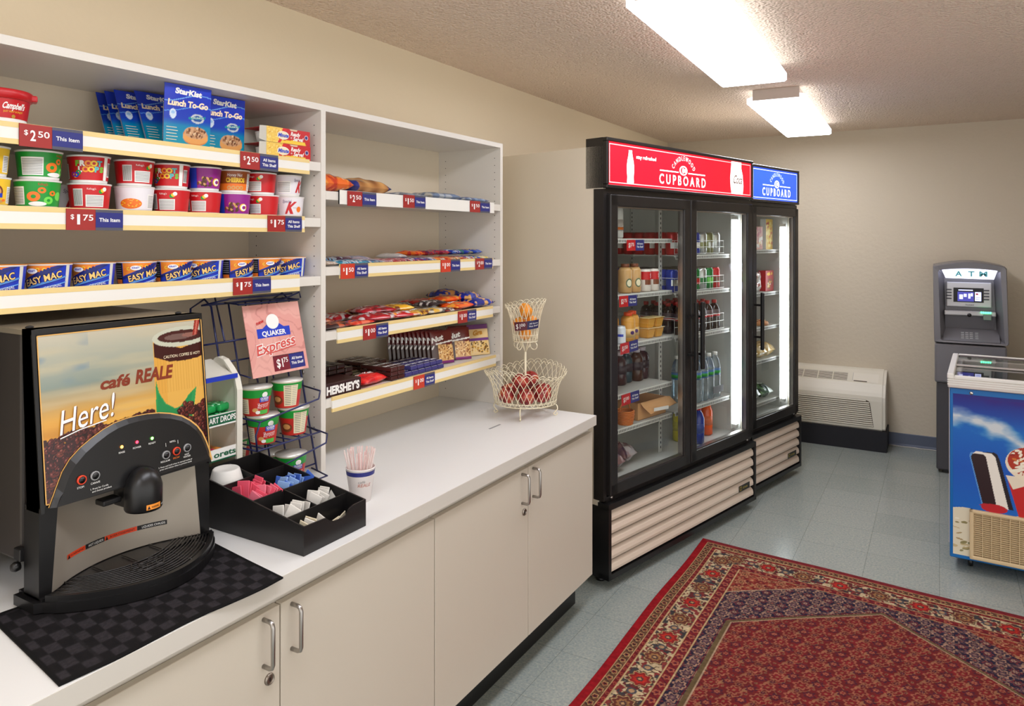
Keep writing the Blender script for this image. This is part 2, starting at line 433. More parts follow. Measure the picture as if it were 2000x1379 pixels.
# ---------------- worktop and cabinets ----------------
CZ = .807; CX_ = -1.235; CY0, CY1 = .50, 2.793
mb = MB(); mb.box(XL, CX_-.001, CY0, CY1, CZ-.04, CZ-.001, edge_lam)
mb.box(XL, CX_, CY0, CY1, CZ-.001, CZ, top_lam)
cw = thing('countertop', 'long white laminate worktop running under the snack shelves', 'countertop')
mb.build('worktop', cw)
MB().box(CX_-.001, CX_+.0012, CY0, CY1, CZ-.04, CZ-.0008, edge_lam).build('front_edge', cw)
MB().bbox(-1.505, -1.497, 2.38, 2.46, CZ, CZ+.0012, GREY, .0005).build('inlaid_strip', cw)
def cabinet(y0, y1, label):
    t = thing('base_cabinet', label, 'cabinet', (-1.25, y0, 0), PI/2, 'base cabinets')
    wd = y1-y0; body = MB()
    body.box(.001, wd-.001, .021, .77, .14, CZ-.04, white_lam); body.build('carcass', t)
    MB().box(.001, wd-.001, .08, .095, 0, .14, black_pl).build('toe_kick', t)
    h = wd/2
    for i, (a_, b_) in enumerate(((.0025, h-.002), (h+.002, wd-.0025))):
        d = MB().bbox(a_, b_, 0, .019, .142, .738, door_lam, .0012, 1).build('door', t)
        hx = (b_-.045) if i == 0 else (a_+.03)
        pts = [(hx, .0, .722), (hx, -.024, .722)]
        pts = [(hx, 0, .725), (hx, -.020, .725), (hx, -.027, .722), (hx, -.030, .715), (hx, -.030, .635), (hx, -.027, .628), (hx, -.020, .625), (hx, 0, .625)]
        MB().tube(pts, .0048, steel, 10).build('handle', d)
        if i == 0:
            q = MB(); Mx = Matrix.Translation((b_-.03, 0, .59)) @ Matrix.Rotation(PI/2, 4, 'X')
            q.lathe([(.0, .0), (.0125, 0), (.0125, .003), (.0105, .006), (.0095, .006), (.009, .003), (.007, .0035), (0, .0035)], brushed, 20, M=Mx)
            q.box(b_-.031, b_-.029, -.0045, -.003, .586, .594, dark); q.build('lock', d)
    return t
cabinet(.553, 1.6885, 'white two-door cabinet under the coffee machine end of the worktop')
cabinet(1.6885, 2.791, 'white two-door cabinet beside the large refrigerator')

# ---------------- wall shelving ----------------
SX = -1.684; SD = XL+.012; ZT = 1.968; T = .02
SY0, SYM, SY1 = .60, 1.674, 2.762
U = thing('shelving_unit', 'white laminate wall shelving unit with two open bays, standing on the worktop', 'shelving unit', (SX, 0, CZ+.0004), PI/2)
dp = SX-SD           # depth of the unit
B = ZT-CZ
def sh(z): return z-CZ
MB().box(SY0+T, SY1, dp-.006, dp, 0, B-T, inner_lam).build('back_panel', U)
MB().box(SY0, SY1+T, 0, dp, B-T, B, white_lam).build('top_panel', U)
def upright(y, nm, z=0):
    mb = MB().box(y, y+T, 0, dp-.006, 0, B-T, white_lam)
    for s_ in (-1, 1):
        if y < SY0+.01 and s_ < 0: continue
        if y > SY1-.01 and s_ > 0: continue
        for yy in (.03, dp-.045):
            for k in range(34):
                zz = .04+k*.032
                if zz > B-.05: break
                c = (y-.0004 if s_ < 0 else y+T+.0004)
                mb.add([(c, yy+.0022*math.cos(q*PI/3), zz+.0022*math.sin(q*PI/3)) for q in range(6)], [tuple(range(6))], dark)
    return mb.build(nm, U)
upright(SY0, 'side_panel'); upright(SYM, 'divider_panel'); upright(SY1, 'side_panel')
def price_tag(par, y0, y1, z0, z1, dol, cents, two, orange=False, yy=-.0075):
    """printed price card: red half with the price, navy half with the words"""
    w_, h = y1-y0, z1-z0; mb = MB().box(0, w_, -.0008, 0, 0, h, DRED)
    A = Art(); rd = mat('tag_red', (160, 44, 40), .35) if not orange else mat('tag_orange_red', (200, 62, 40), .35)
    A.rect(0, w_*.5, 0, h, rd); A.rect(w_*.5, w_, 0, h, mat('tag_slate', (82, 82, 96), .35)); A.rect(w_*.5, w_, h*.14, h*.86, NAVY)
    A.text('$', w_*.10, h*.52, h*.22, W, w=w_*.06, bold=.01)
    A.text(dol, w_*.205, h*.28, h*.46, W, w=w_*.085 if dol == '2' else w_*.05, bold=.02)
    A.text(cents, w_*.37, h*.46, h*.28, W, w=w_*.18, bold=.01)
    if two:
        A.text('All Items', w_*.75, h*.56, h*.17, W, w=w_*.34, bold=.02); A.text('This Shelf', w_*.75, h*.27, h*.17, W, w=w_*.38, bold=.02)
    else: A.text('This Item', w_*.75, h*.42, h*.18, W, w=w_*.38, bold=.02)
    o = A.build('price_tag', front(-.0009), par)
    o.location = (y0, yy, z0)
    mb2 = MB().box(0, w_, -.0008, .0004, 0, h, DRED); me = mb2.mesh('card')
    # the card itself and its print are one mesh
    bm = bmesh.new(); bm.from_mesh(o.data); k = len(o.data.materials); o.data.materials.append(DRED)
    n0 = len(bm.faces); bm.from_mesh(me); bm.faces.ensure_lookup_table()
    for f in bm.faces[n0:]: f.material_index = k
    bm.to_mesh(o.data); bm.free(); bpy.data.meshes.remove(me)
    return o
def shelf(y0, y1, z, strip, tags, band=True, th=.028, nub=True):
    s_ = MB().bbox(y0+.001, y1-.001, 0, dp-.007, sh(z)-th, sh(z), white_lam, .001, 1).build('shelf', U)
    a_, b_, z0, z1 = strip
    mb = MB(); h = z1-z0; e = h*.24 if band else .002
    mb.box(a_, b_, -.006, -.0005, sh(z0), sh(z0)+e, tape); mb.box(a_, b_, -.0055, -.0005, sh(z0)+e, sh(z1)-e, tape2)
    mb.box(a_, b_, -.006, -.0005, sh(z1)-e, sh(z1), tape if band else tape2)
    if not band: mb.box(a_, b_, -.0062, -.0005, sh(z0), sh(z1), tape2)
    mb.build('label_channel', s_)
    for t in tags: price_tag(s_, t[0], t[1], sh(t[2]), sh(t[3]), *t[4:])
    return s_
SL = [1.783, 1.607, 1.424]; SR = [1.695, 1.452, 1.244, 1.029]
shelf(SY0+T, SYM, SL[0], (SY0+T, 1.62, 1.741, 1.787), [(.796, .928, 1.738, 1.786, '2', '50', False), (1.36, 1.493, 1.738, 1.786, '2', '50', True)])
shelf(SY0+T, SYM, SL[1], (SY0+T, 1.60, 1.562, 1.611), [(.892, 1.022, 1.561, 1.609, '1', '75', False), (1.455, 1.585, 1.563, 1.610, '1', '75', True)])
shelf(SY0+T, SYM, SL[2], (SY0+T, 1.58, 1.384, 1.434), [(1.336, 1.466, 1.386, 1.433, '1', '75', False)])
shelf(SYM+T, SY1, SR[0], (1.75, 2.70, 1.655, 1.701), [(1.784, 1.925, 1.651, 1.700, '2', '50', False), (2.073, 2.203, 1.656, 1.703, '1', '50', False), (2.507, 2.66, 1.654, 1.701, '1', '50', False)], band=False)
shelf(SYM+T, SY1, SR[1], (1.753, 2.69, 1.413, 1.460), [(1.753, 1.883, 1.411, 1.460, '1', '50', True, True), (2.303, 2.434, 1.412, 1.460, '1', '00', False, True), (2.548, 2.68, 1.413, 1.460, '2', '00', False)])
shelf(SYM+T, SY1, SR[2], (1.742, 2.69, 1.203, 1.251), [(1.86, 1.988, 1.199, 1.248, '1', '00', True), (2.42, 2.553, 1.20, 1.249, '1', '00', True)])
shelf(SYM+T, SY1, SR[3], (1.718, 2.715, .985, 1.034), [(2.133, 2.262, .983, 1.032, '1', '00', True, True)])
MB().ball((SYM-.006, .075, sh(1.115)), .008, steel, .6, 1, 1, 10).build('shelf_pin', U)
# ---------------- glass door refrigerators ----------------
FA = math.radians(13.8); FP = (-1.245, 2.957)
FROT = PI/2-FA
def fpos(x, y, z, off=0.):     # refrigerator frame to room; off = second refrigerator's origin
    return (FP[0]+x*math.sin(FA)-y*math.cos(FA), FP[1]+x*math.cos(FA)+y*math.sin(FA), z)
body_w = mat('white_enamel', (222, 212, 192), .4); liner = mat('white_liner', (215, 214, 208), .35)
louver = mat('cream_enamel', (226, 208, 190), .38)
tubem = mat('fluorescent_tube', (255, 255, 255), .3, emit=(240, 246, 255), es=8)
def lightbox(name, rgb, glow, es):
    """back-lit acrylic, brighter near its tubes"""
    return mat(name, rgb, .3, emit=rgb, es=es)
lb_red = lightbox('backlit_red', (225, 20, 42), 1, .62); lb_white = lightbox('backlit_white', (255, 250, 244), 1, 1.15)
lb_blue = lightbox('backlit_blue', (48, 92, 235), 1, .62); lb_pale = lightbox('backlit_pale', (225, 235, 245), 1, .95)
lb_pink = lightbox('backlit_pink', (250, 180, 180), 1, .9)
def wire_shelf(par, x0, x1, y0, y1, z):
    mb = MB()
    mb.box(x0, x1, y0, y0+.004, z-.022, z, wire_w)
    k = int((x1-x0)/.0125)
    for i in range(k):
        x = x0+.006+i*.0125; mb.box(x-.0012, x+.0012, y0+.004, y1, z-.003, z, wire_w)
        mb.box(x-.0025, x+.0025, y0-.0006, y0, z-.018, z-.006, dark)
    for y in (y0+.006, (y0+y1)/2, y1-.004): mb.box(x0, x1, y, y+.005, z-.009, z-.003, wire_w)
    return mb.build('wire_shelf', par)
def standard(par, x, y, z0, z1, ax='x'):
    mb = MB(); hw = .012
    if ax == 'x': mb.box(x-hw, x+hw, y, y+.006, z0, z1, liner)
    else: mb.box(x, x+.006, y-hw, y+hw, z0, z1, liner)
    z = z0+.02
    while z < z1-.02:
        if ax == 'x': mb.box(x-.003, x+.003, y-.0006, y, z, z+.012, dark)
        else: mb.box(x-.0006, x, y-.003, y+.003, z, z+.012, dark)
        z += .025
    return mb.build('shelf_standard', par)
def fridge(label, org, wd, doors, shelves, posts, tubes, hx, name='glass_door_refrigerator'):
    t = thing(name, label, 'refrigerator', org, FROT)
    D = .72; z0, z1 = .42, 1.735; iy0 = .075
    mb = MB(); e = .035
    mb.box(0, wd, .035, D, 1.765, 1.955, body_w)
    mb.box(0, e, .06, D, .30, 1.765, body_w); mb.box(wd-e, wd, .06, D, .30, 1.765, body_w)
    mb.box(e, wd-e, .66, D, .30, 1.765, body_w); mb.box(e, wd-e, .06, .66, z1, 1.765, body_w)
    mb.box(e, wd-e, .06, .66, .36, z0, body_w); mb.box(0, wd, .05, D, .08, .36, body_w)
    mb.build('cabinet_body', t)
    mb = MB(); mb.box(e, e+.004, iy0, .66, z0, z1, liner); mb.box(wd-e-.004, wd-e, iy0, .66, z0, z1, liner)
    mb.box(e, wd-e, .655, .66, z0, z1, liner); mb.box(e, wd-e, iy0, .66, z0, z0+.003, liner); mb.box(e, wd-e, iy0, .66, z1-.003, z1, liner)
    mb.build('inner_liner', t)
    # black front surround
    mb = MB(); mb.box(-.002, .02, .03, .085, .385, 1.765, black_st); mb.box(wd-.02, wd+.002, .03, .085, .385, 1.765, black_st)
    mb.box(.02, wd-.02, .03, .062, 1.745, 1.768, black_st); mb.box(.02, wd-.02, .03, .062, .375, .40, black_st)
    for a, b in zip(doors, doors[1:]): mb.box(a[1]-.01, b[0]+.01, .052, .075, .40, 1.745, black_st)
    mb.build('front_frame', t)
    # grille at the base
    mb = MB(); mb.box(-.004, wd+.004, .0, .06, .352, .378, black_pl); mb.box(-.004, wd+.004, .0, .06, .045, .068, black_pl)
    for x in (-.004, wd-.016): mb.box(x, x+.02, 0, .09, .045, .36, black_pl)
    mb.box(0, wd, .05, .06, .05, .36, dark); gr = mb.build('base_grille', t)
    for i in range(5):
        zt = .349-i*.0562
        pr = [(.046, zt), (.020, zt-.006), (.008, zt-.018), (.004, zt-.034), (.005, zt-.046), (.010, zt-.050), (.012, zt-.046), (.012, zt-.034), (.016, zt-.022), (.028, zt-.010), (.048, zt-.004)]
        MB().prism(pr, .018, wd-.022, louver, 'x').build('louver', gr)
    A = Art(); bw = .13; gold = mat('badge_gold', (190, 165, 70), .3, .6)
    A.rect(0, bw, 0, .034, mat('badge_black', (30, 26, 18), .3)); A.rect(.012, .035, .006, .028, gold); A.rect(.018, .029, .01, .024, K)
    A.text('true', .075, .011, .014, gold, w=.055, bold=.03)
    A.build('maker_badge', lambda x, z, o: (wd-.20+x, .0035-o, .349-3*.0562-.048+z), t)
    # feet
    for x in (.07, wd-.07):
        for y in (.10, D-.08):
            MB().lathe([(.022, 0), (.022, .01), (.012, .016), (.012, .08)], black_pl, 12, x, y).build('foot', t)
    # header light box
    hx0, hx1, hy = hx; zt, zb = 1.992, 1.768
    mb = MB(); mb.box(hx0, hx1, hy+.022, .13, zb, zt, black_st)
    f_ = .016
    for a in ((hx0, hx1, zt-f_, zt), (hx0, hx1, zb, zb+f_), (hx0, hx0+f_, zb+f_, zt-f_), (hx1-f_, hx1, zb+f_, zt-f_)):
        mb.bbox(a[0], a[1], hy, hy+.03, a[2], a[3], black_st, .003, 1)
    hd = mb.build('header_box', t)
    # doors
    for i, (a, b, hs) in enumerate(doors):
        q = .055; mb = MB(); y0, y1 = 0.008, .05
        mb.bbox(a, a+q, y0, y1, .405, 1.742, black_st, .005, 2); mb.bbox(b-q, b, y0, y1, .405, 1.742, black_st, .005, 2)
        mb.bbox(a+.003, b-.003, y0, y1, 1.688, 1.742, black_st, .005, 2); mb.bbox(a+.003, b-.003, y0, y1, .405, .458, black_st, .005, 2)
        for (u0, u1, w0, w1) in ((a+q-.001, a+q+.006, .455, 1.69), (b-q-.006, b-q+.001, .455, 1.69), (a+q, b-q, .455, .462), (a+q, b-q, 1.683, 1.69)):
            mb.box(u0, u1, .018, .045, w0, w1, steel)
        d = mb.build('door', t)
        MB().box(a+q-.005, b-q+.005, .026, .030, .45, 1.695, glass).build('glass_pane', d)
        x = b-.028 if hs > 0 else a+.028
        m2 = MB().bbox(x-.011, x+.011, -.048, -.030, .885, 1.225, black_pl, .004)
        for z in (.96, 1.15): m2.box(x-.006, x+.006, -.032, .009, z-.006, z+.006, black_pl)
        m2.build('door_handle', d)
        s_ = a+.03 if hs > 0 else b-.03
        MB().lathe([(.007, 0), (.007, .012), (.004, .014), (.004, .02)], steel, 10, s_, .028, M=Matrix.Translation((0, 0, .385))).build('hinge', t)
    for s_ in shelves: wire_shelf(t, *s_)
    for p in posts: standard(t, *p)
    for (x, y, a, b) in tubes:
        mb = MB().box(x-.018, x+.022, y+.016, y+.022, a-.03, b+.03, liner)
        for z in (a-.02, b): mb.box(x-.012, x+.012, y-.012, y+.016, z, z+.02, liner)
        mb.build('lamp_holder', t)
        MB().lathe([(.011, a), (.0125, a+.004), (.0125, b-.004), (.011, b)], tubem, 14, x, y).build('light_tube', t)
    return t, hd
sh1 = [(.045, .685, .11, .63, z) for z in (1.545, 1.28, 1.045, .81, .648)]+[(.72, 1.35, .11, .63, z) for z in (1.458, 1.262, 1.032, .644)]
F1, H1 = fridge('large black-framed two-door glass refrigerator stocked with drinks, red lit sign on top', (FP[0], FP[1], 0), 1.40,
    [(.022, .696, 1), (.704, 1.378, -1)], sh1,
    [(.703, .19, .425, 1.73), (.3, .648, .425, 1.73), (1.1, .648, .425, 1.73), (1.345, .36, .425, 1.73, 'y')],
    [(1.318, .085, .48, 1.655)], (.0, 1.395, .012))
o2 = fpos(1.50, .07, 0)
F2, H2 = fridge('narrow black-framed single-door glass refrigerator with blue lit sign on top', o2, .70,
    [(.022, .678, -1)], [(.045, .655, .12, .63, z) for z in (1.475, 1.20, .98, .77, .50)],
    [(.25, .648, .425, 1.73), (.55, .648, .425, 1.73)], [(.618, .085, .49, 1.625)], (.0, .672, .0))
def f2pos(x, y, z): return fpos(1.50+x, .07+y, z)
# header signs
def header(par, x0, x1, z0, z1, y, bg, cx, sc, big):
    A = Art(); w_, h = x1-x0, z1-z0
    A.rect(0, w_, 0, h, bg)
    e = .010; t = .004
    fr = lb_pink if big else lb_pale
    A.rect(e, w_-e, h-e-t, h-e, fr); A.rect(e, w_-e, e, e+t, fr); A.rect(e, e+t, e, h-e, fr); A.rect(w_-e-t, w_-e, e, h-e, fr)
    A.text('C U P B O A R D', cx, h*.15, h*.24, lb_white, w=sc*.43, bold=.02)
    A.line([(cx-sc*.21, h*.475), (cx-sc*.045, h*.475)], .006, lb_white); A.line([(cx+sc*.045, h*.475), (cx+sc*.21, h*.475)], .006, lb_white)
    A.ell(cx, h*.53, sc*.037, h*.125, lb_white); A.ell(cx, h*.53, sc*.026, h*.09, bg)
    A.ell(cx-.004, h*.53, sc*.010, h*.07, lb_white); A.ell(cx+.012, h*.53, sc*.008, h*.05, lb_white)
    A.text('C A N D L E W O O D', cx, h*.79, h*.12, lb_pale if not big else lb_white, w=sc*.215, arc=sc*.112, bold=.0)
    if big:
        bot = [(.0, 0), (.030, 0), (.031, .010), (.029, .03), (.033, .06), (.033, .085), (.027, .11), (.018, .135), (.015, .15), (.0155, .158)]
        L_ = [(.171-.0-a*.86, .014+b*.96) for a, b in bot[1:]]; R_ = [(.171+a*.86, .014+b*.96) for a, b in bot[1:]][::-1]
        A.poly(L_[::1]+R_, lb_white)
        A.text('stay refreshed', .300, h*.68, h*.085, lb_white, w=.165, bold=.02)
        gx = w_-.245
        A.poly([(gx+.012, e), (gx+.142, e), (gx+.15, h*.3), (gx+.14, h*.62), (gx+.125, h*.8), (gx+.125, h-.004), (gx+.01, h-.004), (gx+.005, h*.8), (gx-.004, h*.5), (gx, h*.25)], lb_white)
        A.text('Coca', gx+.078, h*.36, h*.24, mat('pale_script', (150, 120, 112), .5), w=.105, shear=.35, bold=.02)
    o = A.build('sign_panel', lambda x, z, o: (x0+x, y-o, z0+z), par, eps=.0005)
    MB().box(x0, x1, y, y+.004, z0, z1, white_pl).build('sign_backing', par)
header(F1, .015, 1.380, 1.783, 1.977, .020, lb_red, .63, 1.02, True)
header(F2, .014, .658, 1.783, 1.977, .008, lb_blue, .335, .93, False)
# price tags hanging in the large refrigerator
def fridge_tag(x, z, price, tilt, label, fr=F1, w_=.145):
    A = Art(); h = .052
    A.rect(0, w_*.5, 0, h, RED); A.rect(w_*.5, w_, 0, h, NAVY); A.text('$'+price[0], w_*.17, h*.3, h*.42, W, w=w_*.14, bold=.02)
    A.text(price[1:], w_*.34, h*.42, h*.3, W, w=w_*.15, bold=.01)
    A.text('All Items', w_*.75, h*.56, h*.17, W, w=w_*.34, bold=.02); A.text('This Shelf', w_*.75, h*.27, h*.17, W, w=w_*.38, bold=.02)
    c, s_ = math.cos(tilt), math.sin(tilt)
    A.build('price_tag', lambda a, b, o: (x+a*c-b*s_, .103-o, z+a*s_+b*c), fr)
for a in ((.275, 1.487, '175', 0), (.215, 1.222, '275', 0), (.225, .998, '150', .06), (.235, .755, '100', .04)): fridge_tag(*a, 'tag')
# ---------------- things inside the refrigerators ----------------
def can(name, label, main, side_, r=.033, h=.122, txt=None, tm=None):
    t = thing(name, label, 'drink can')
    mb = MB().lathe([(.025, 0), (r, .008), (r, h-.014), (r*.82, h-.001)], main, 20)
    mb.lathe([(r+.0003, .035), (r+.0003, h*.55)], side_, 20, a0=-PI*.8, a1=-PI*.2)
    mb.build('can_body', t)
    MB().lathe([(0, h-.004), (r*.78, h-.004), (r*.80, h), (r*.84, h), (r*.84, h-.003)], brushed, 18).build('can_lid', t)
    if txt: Art().text(txt, 0, h*.42, .020, tm, bold=.03, w=.038).build('lettering', cyl(r+.0004, r+.0004, h), t, cut=.004)
    return t
alu = mat('can_silver', (200, 202, 200), .28, .85); cred = mat('can_red', (196, 16, 28), .25, .2); cgrn = mat('can_green', (12, 120, 50), .25, .2)
cblu = mat('can_blue', (35, 60, 170), .25, .2); cpur = mat('can_purple', (110, 40, 110), .25, .2); cgold = mat('can_olive', (140, 140, 95), .28, .5)
cola = mat('cola_liquid', (38, 12, 10), .1); capr = mat('cap_red', (190, 30, 30), .35)
def fill(proto, xs, ys, z, used, label, group, pos=fpos):
    for x in xs:
        for y in ys:
            o = proto if not used else dup(proto); used.append(1)
            p = pos(x+random.uniform(-.002, .002), y, z); o.location = p; o.rotation_euler = (0, 0, FROT+random.uniform(-.4, .4)); o['label'] = label; o['group'] = group
cols1 = [(.755, cred, W, 'red'), (.829, cred, alu, 'red and silver'), (.903, cred, W, 'bright red'), (.977, cblu, W, 'blue'), (1.051, alu, cgold, 'silver'), (1.125, cgold, alu, 'olive gold'), (1.199, alu, GREY, 'plain silver')]
cols2 = [(.755, cblu, alu, 'blue'), (.829, cgrn, alu, 'green'), (.903, cgrn, W, 'bright green'), (.977, cgrn, cred, 'green and red'), (1.051, alu, cgrn, 'pale silver'), (1.125, cgrn, LGRN, 'dark green'), (1.199, cred, BRN, 'reddish brown')]
for i, (cs, z, nm) in enumerate(((cols1, 1.4585, 'top'), (cols2, 1.2625, 'second'))):
    for k, (x, m1, m2, cn) in enumerate(cs):
        p = can('soda_can', '', m1, m2); used = []
        dep = [.155+.0675*j for j in range(7 if k < 3 else 4)]
        fill(p, [x], dep, z, used, f'{cn} soda can on the {nm} can shelf, {["file by the centre post", "second file from the post", "third file from the post", "middle file", "third file from the light tube", "second file from the tube", "file beside the light tube"][k]}', f'{cn} cans, {nm} drinks shelf')
        if k < 3: pass
# white wire dividers standing round the cans
def rack_wire(z, h, x0=.718, x1=1.24):
    mb = MB()
    xs = [x0+.074*i for i in range(8)]
    for x in xs: mb.tube([(x, .116, z+.004), (x, .116, z+h), (x, .6, z+h)], .0016, wire_w, 6)
    for zz in (z+.006, z+h*.55, z+h): mb.tube([(x0, .114, zz), (xs[-1], .114, zz)], .0016, wire_w, 6)
    mb.build('drink_organizer', F1)
rack_wire(1.459, .075); rack_wire(1.263, .075); rack_wire(1.033, .09)
def bottle(name, label, r, h, body, cap, lab=None, neck=.35, capr_=.014, lz=(.35, .6), cat='bottle', cap_h=.018):
    t = thing(name, label, cat); hb = h*(1-neck*.75)
    prof = [(r*.8, 0), (r, .006), (r, h*.3), (r*.97, h*.34), (r, h*.38), (r, hb), (r*.72, hb+h*neck*.35), (capr_*.85, h-cap_h-.004), (capr_*.85, h-.004)]
    MB().lathe(prof, body, 20).build('bottle_body', t)
    MB().lathe([(capr_, h-cap_h), (capr_, h-.002), (capr_*.9, h), (0, h)], cap, 16).build('cap', t)
    if lab:
        q = MB(); q.lathe([(r+.0006, h*lz[0]), (r+.0006, h*lz[1])], lab[0], 20)
        if len(lab) > 1: q.lathe([(r+.0009, h*(lz[0]+.03)), (r+.0009, h*(lz[0]+.10))], lab[1], 20)
        q.build('bottle_label', t)
    return t
p = bottle('soda_bottle', '', .032, .165, cola, capr, (mat('smoky_label', (90, 70, 74), .35), cred), .45, lz=(.42, .68)); u = []
for k, x in enumerate((.829, .903, .977, 1.051, 1.125, 1.199)):
    fill(p, [x], [.155+.07*j for j in range(4)], 1.0335, u, f'dark soda bottle with red cap, {["first", "second", "third", "fourth", "fifth", "sixth"][k]} file from the centre post', f'dark soda bottles, file {["a","b","c","d","e","f"][k]}')
p = bottle('water_bottle', '', .0315, .255, water, W, (mat('water_label', (60, 110, 170), .4), GRN), .38, lz=(.50, .64)); u = []
for k, x in enumerate((.93, 1.0, 1.07, 1.14, 1.21)):
    fill(p, [x], [.155+.075*j for j in range(2)], .6455, u, f'clear water bottle with white cap, {["first", "second", "third", "fourth", "last"][k]} file on the lower shelf', f'water bottles, file {k+1}')
MB().bbox(1.10, 1.215, .104, .107, .682, .72, DGREY, .001, 1).build('shelf_card', F1)
sp = [(1.19, .20, (240, 90, 20), 'orange sports drink bottle on the floor of the large refrigerator', ORG), (1.10, .30, (215, 190, 30), 'yellow sports drink bottle on the refrigerator floor', mat('cap_orange', (240, 95, 30), .4)),
      (.97, .24, (205, 190, 60), 'pale yellow sports drink bottle beside the centre post on the refrigerator floor', GREY), (1.0, .145, (20, 50, 150), 'blue sports drink bottle with red cap at the front of the refrigerator floor', RED), (1.085, .205, (30, 60, 170), 'bright blue sports drink bottle standing behind the red-capped one', BLUE)]
for i, (x, y, c, lab, cp) in enumerate(sp):
    b_ = bottle('sports_drink_bottle', lab, .037, .20, mat('sports_drink_%d' % i, c, .15), mat('cap_bright_orange', (250, 90, 30), .4) if i == 0 else cp, (mat('clear_band_%d' % i, tuple(min(255, int(v*.8+30)) for v in c), .3),), .42, .020, (.3, .55))
    b_.location = fpos(x, y, .4235); b_.rotation_euler = (0, 0, FROT)
# left bay
b_ = bottle('milk_bottle', 'white patterned dairy bottle on the top shelf of the left bay', .031, .18, mat('white_bottle', (232, 230, 226), .3), W, (mat('speckled_label', (205, 195, 190), .4), ORG), .35, .016, (.2, .5)); b_.location = fpos(.275, .16, 1.5455)
for k, (x, y, s_) in enumerate(((.262, .24, 'partly hidden behind the other two'), (.335, .155, 'left of the front pair'), (.412, .155, 'right of the front pair'))):
    b_ = bottle('coffee_drink_bottle', f'squat glass bottle of milky coffee drink, {s_}', .034, .142, mat('milky_coffee', (205, 160, 105), .15), BRN, None, .3, .021, cap_h=.022, cat='bottle')
    Art().ell(.0, .05, .018, .022, mat('bottle_print', (90, 110, 80), .5)).ell(0, .05, .013, .016, CRM).build('bottle_label', cyl(.0345, .0345, .14), b_, cut=.004)
    b_.location = fpos(x, y, 1.2805); b_.rotation_euler = (0, 0, FROT-.3)
for x, s_ in ((.497, 'left one of two'), (.570, 'right one of two')):
    c_ = can('nutrition_drink_can', f'red and white nutrition drink can, {s_} beside the coffee bottles', mat('can_pearl', (225, 215, 205), .3), BRN, .030, .114); c_.location = fpos(x, .15, 1.2805); c_.rotation_euler = (0, 0, FROT)
    Art().rect(-.09, .09, .06, .10, RED).text('S', .005, .07, .02, W).build('can_band', cyl(.0303, .0303, .114), c_, cut=.005)
juice = mat('orange_juice', (225, 160, 70), .2); ocap = mat('cap_juice', (240, 80, 20), .35)
for x, y, s_ in ((.275, .19, 'left, behind the small blue can'), (.352, .15, 'front, centre of the three'), (.43, .18, 'right, beside the fruit cups')):
    b_ = bottle('juice_bottle', f'orange juice bottle with bright orange cap, {s_}', .034, .142, juice, ocap, (mat('juice_label', (225, 185, 120), .4),), .3, .021, (.15, .45), cap_h=.024)
    Art().ell(.004, .045, .011, .009, DPUR).build('bottle_emblem', cyl(.0352, .0352, .14), b_, cut=.004)
    b_.location = fpos(x, y, 1.0455); b_.rotation_euler = (0, 0, FROT-.4)
c_ = can('energy_drink_can', 'small blue and white drink can standing at the left front of the juice shelf', mat('can_white', (225, 228, 235), .3), BLUE, .024, .085); c_.location = fpos(.262, .128, 1.0455)
fc = mat('fruit_cup_amber', (226, 165, 70), .25)
def fruit_cup(lab, loc):
    t = thing('fruit_cup', lab, 'cup', loc, FROT)
    a, b = .026, .034
    bm = bmesh.new(); vs_ = []
    for (q, z) in ((a, 0), (b, .048)):
        for sx, sy in ((-1, -1), (1, -1), (1, 1), (-1, 1)): vs_.append(bm.verts.new((sx*q, sy*q, z)))
    for f in ((3, 2, 1, 0), (4, 5, 6, 7), (0, 1, 5, 4), (1, 2, 6, 5), (2, 3, 7, 6), (3, 0, 4, 7)): bm.faces.new([vs_[i] for i in f])
    bmesh.ops.bevel(bm, geom=bm.edges[:], offset=.004, segments=2, affect='EDGES')
    MB().addbm(bm, fc).build('tub', t); MB().bbox(-.037, .037, -.037, .037, .048, .0505, mat('lid_film', (235, 205, 140), .25), .001, 1).build('film_lid', t)
for i, x in enumerate((.525, .602)):
    for j in range(2): fruit_cup(f'amber fruit cup in the {("left", "right")[i]} stack, {("bottom", "top")[j]} one', fpos(x, .16, 1.0455+j*.0515))
for k, (x, y) in enumerate(((.42, .25), (.50, .27), (.575, .255), (.650, .27))):
    b_ = bottle('juice_drink_bottle', f'dark juice bottle with pale cap on the fourth shelf, {["leftmost", "second", "third", "rightmost"][k]} of four', .036, .165, mat('dark_juice_%d' % (k % 3), [(60, 20, 25), (30, 60, 70), (70, 35, 15)][k % 3], .15), mat('cap_pale', (215, 205, 215), .4), (mat('dark_label', (50, 30, 40), .4),), .4, .019)
    b_.location = fpos(x, y, .8105)
def pillow(w_, l_, h, nx=18, ny=22, crimp=.06, seed=0, amp=.15):
    """wrapped bag outline: returns function height(u,v) for -1..1"""
    r = random.Random(seed); ph = [r.uniform(0, 6.28) for _ in range(6)]
    def z(u, v):
        a = max(0, 1-abs(u)**2.6); e = max(0, 1-(abs(v)/(1-crimp))**3.5) if abs(v) < 1-crimp else 0
        return h*.5*(a*e)**.5*(1+amp*(math.sin(5*u+ph[0])*math.sin(4*v+ph[1])+.6*math.sin(9*u+ph[2]+3*v)*math.sin(8*v+ph[3])))
    return z
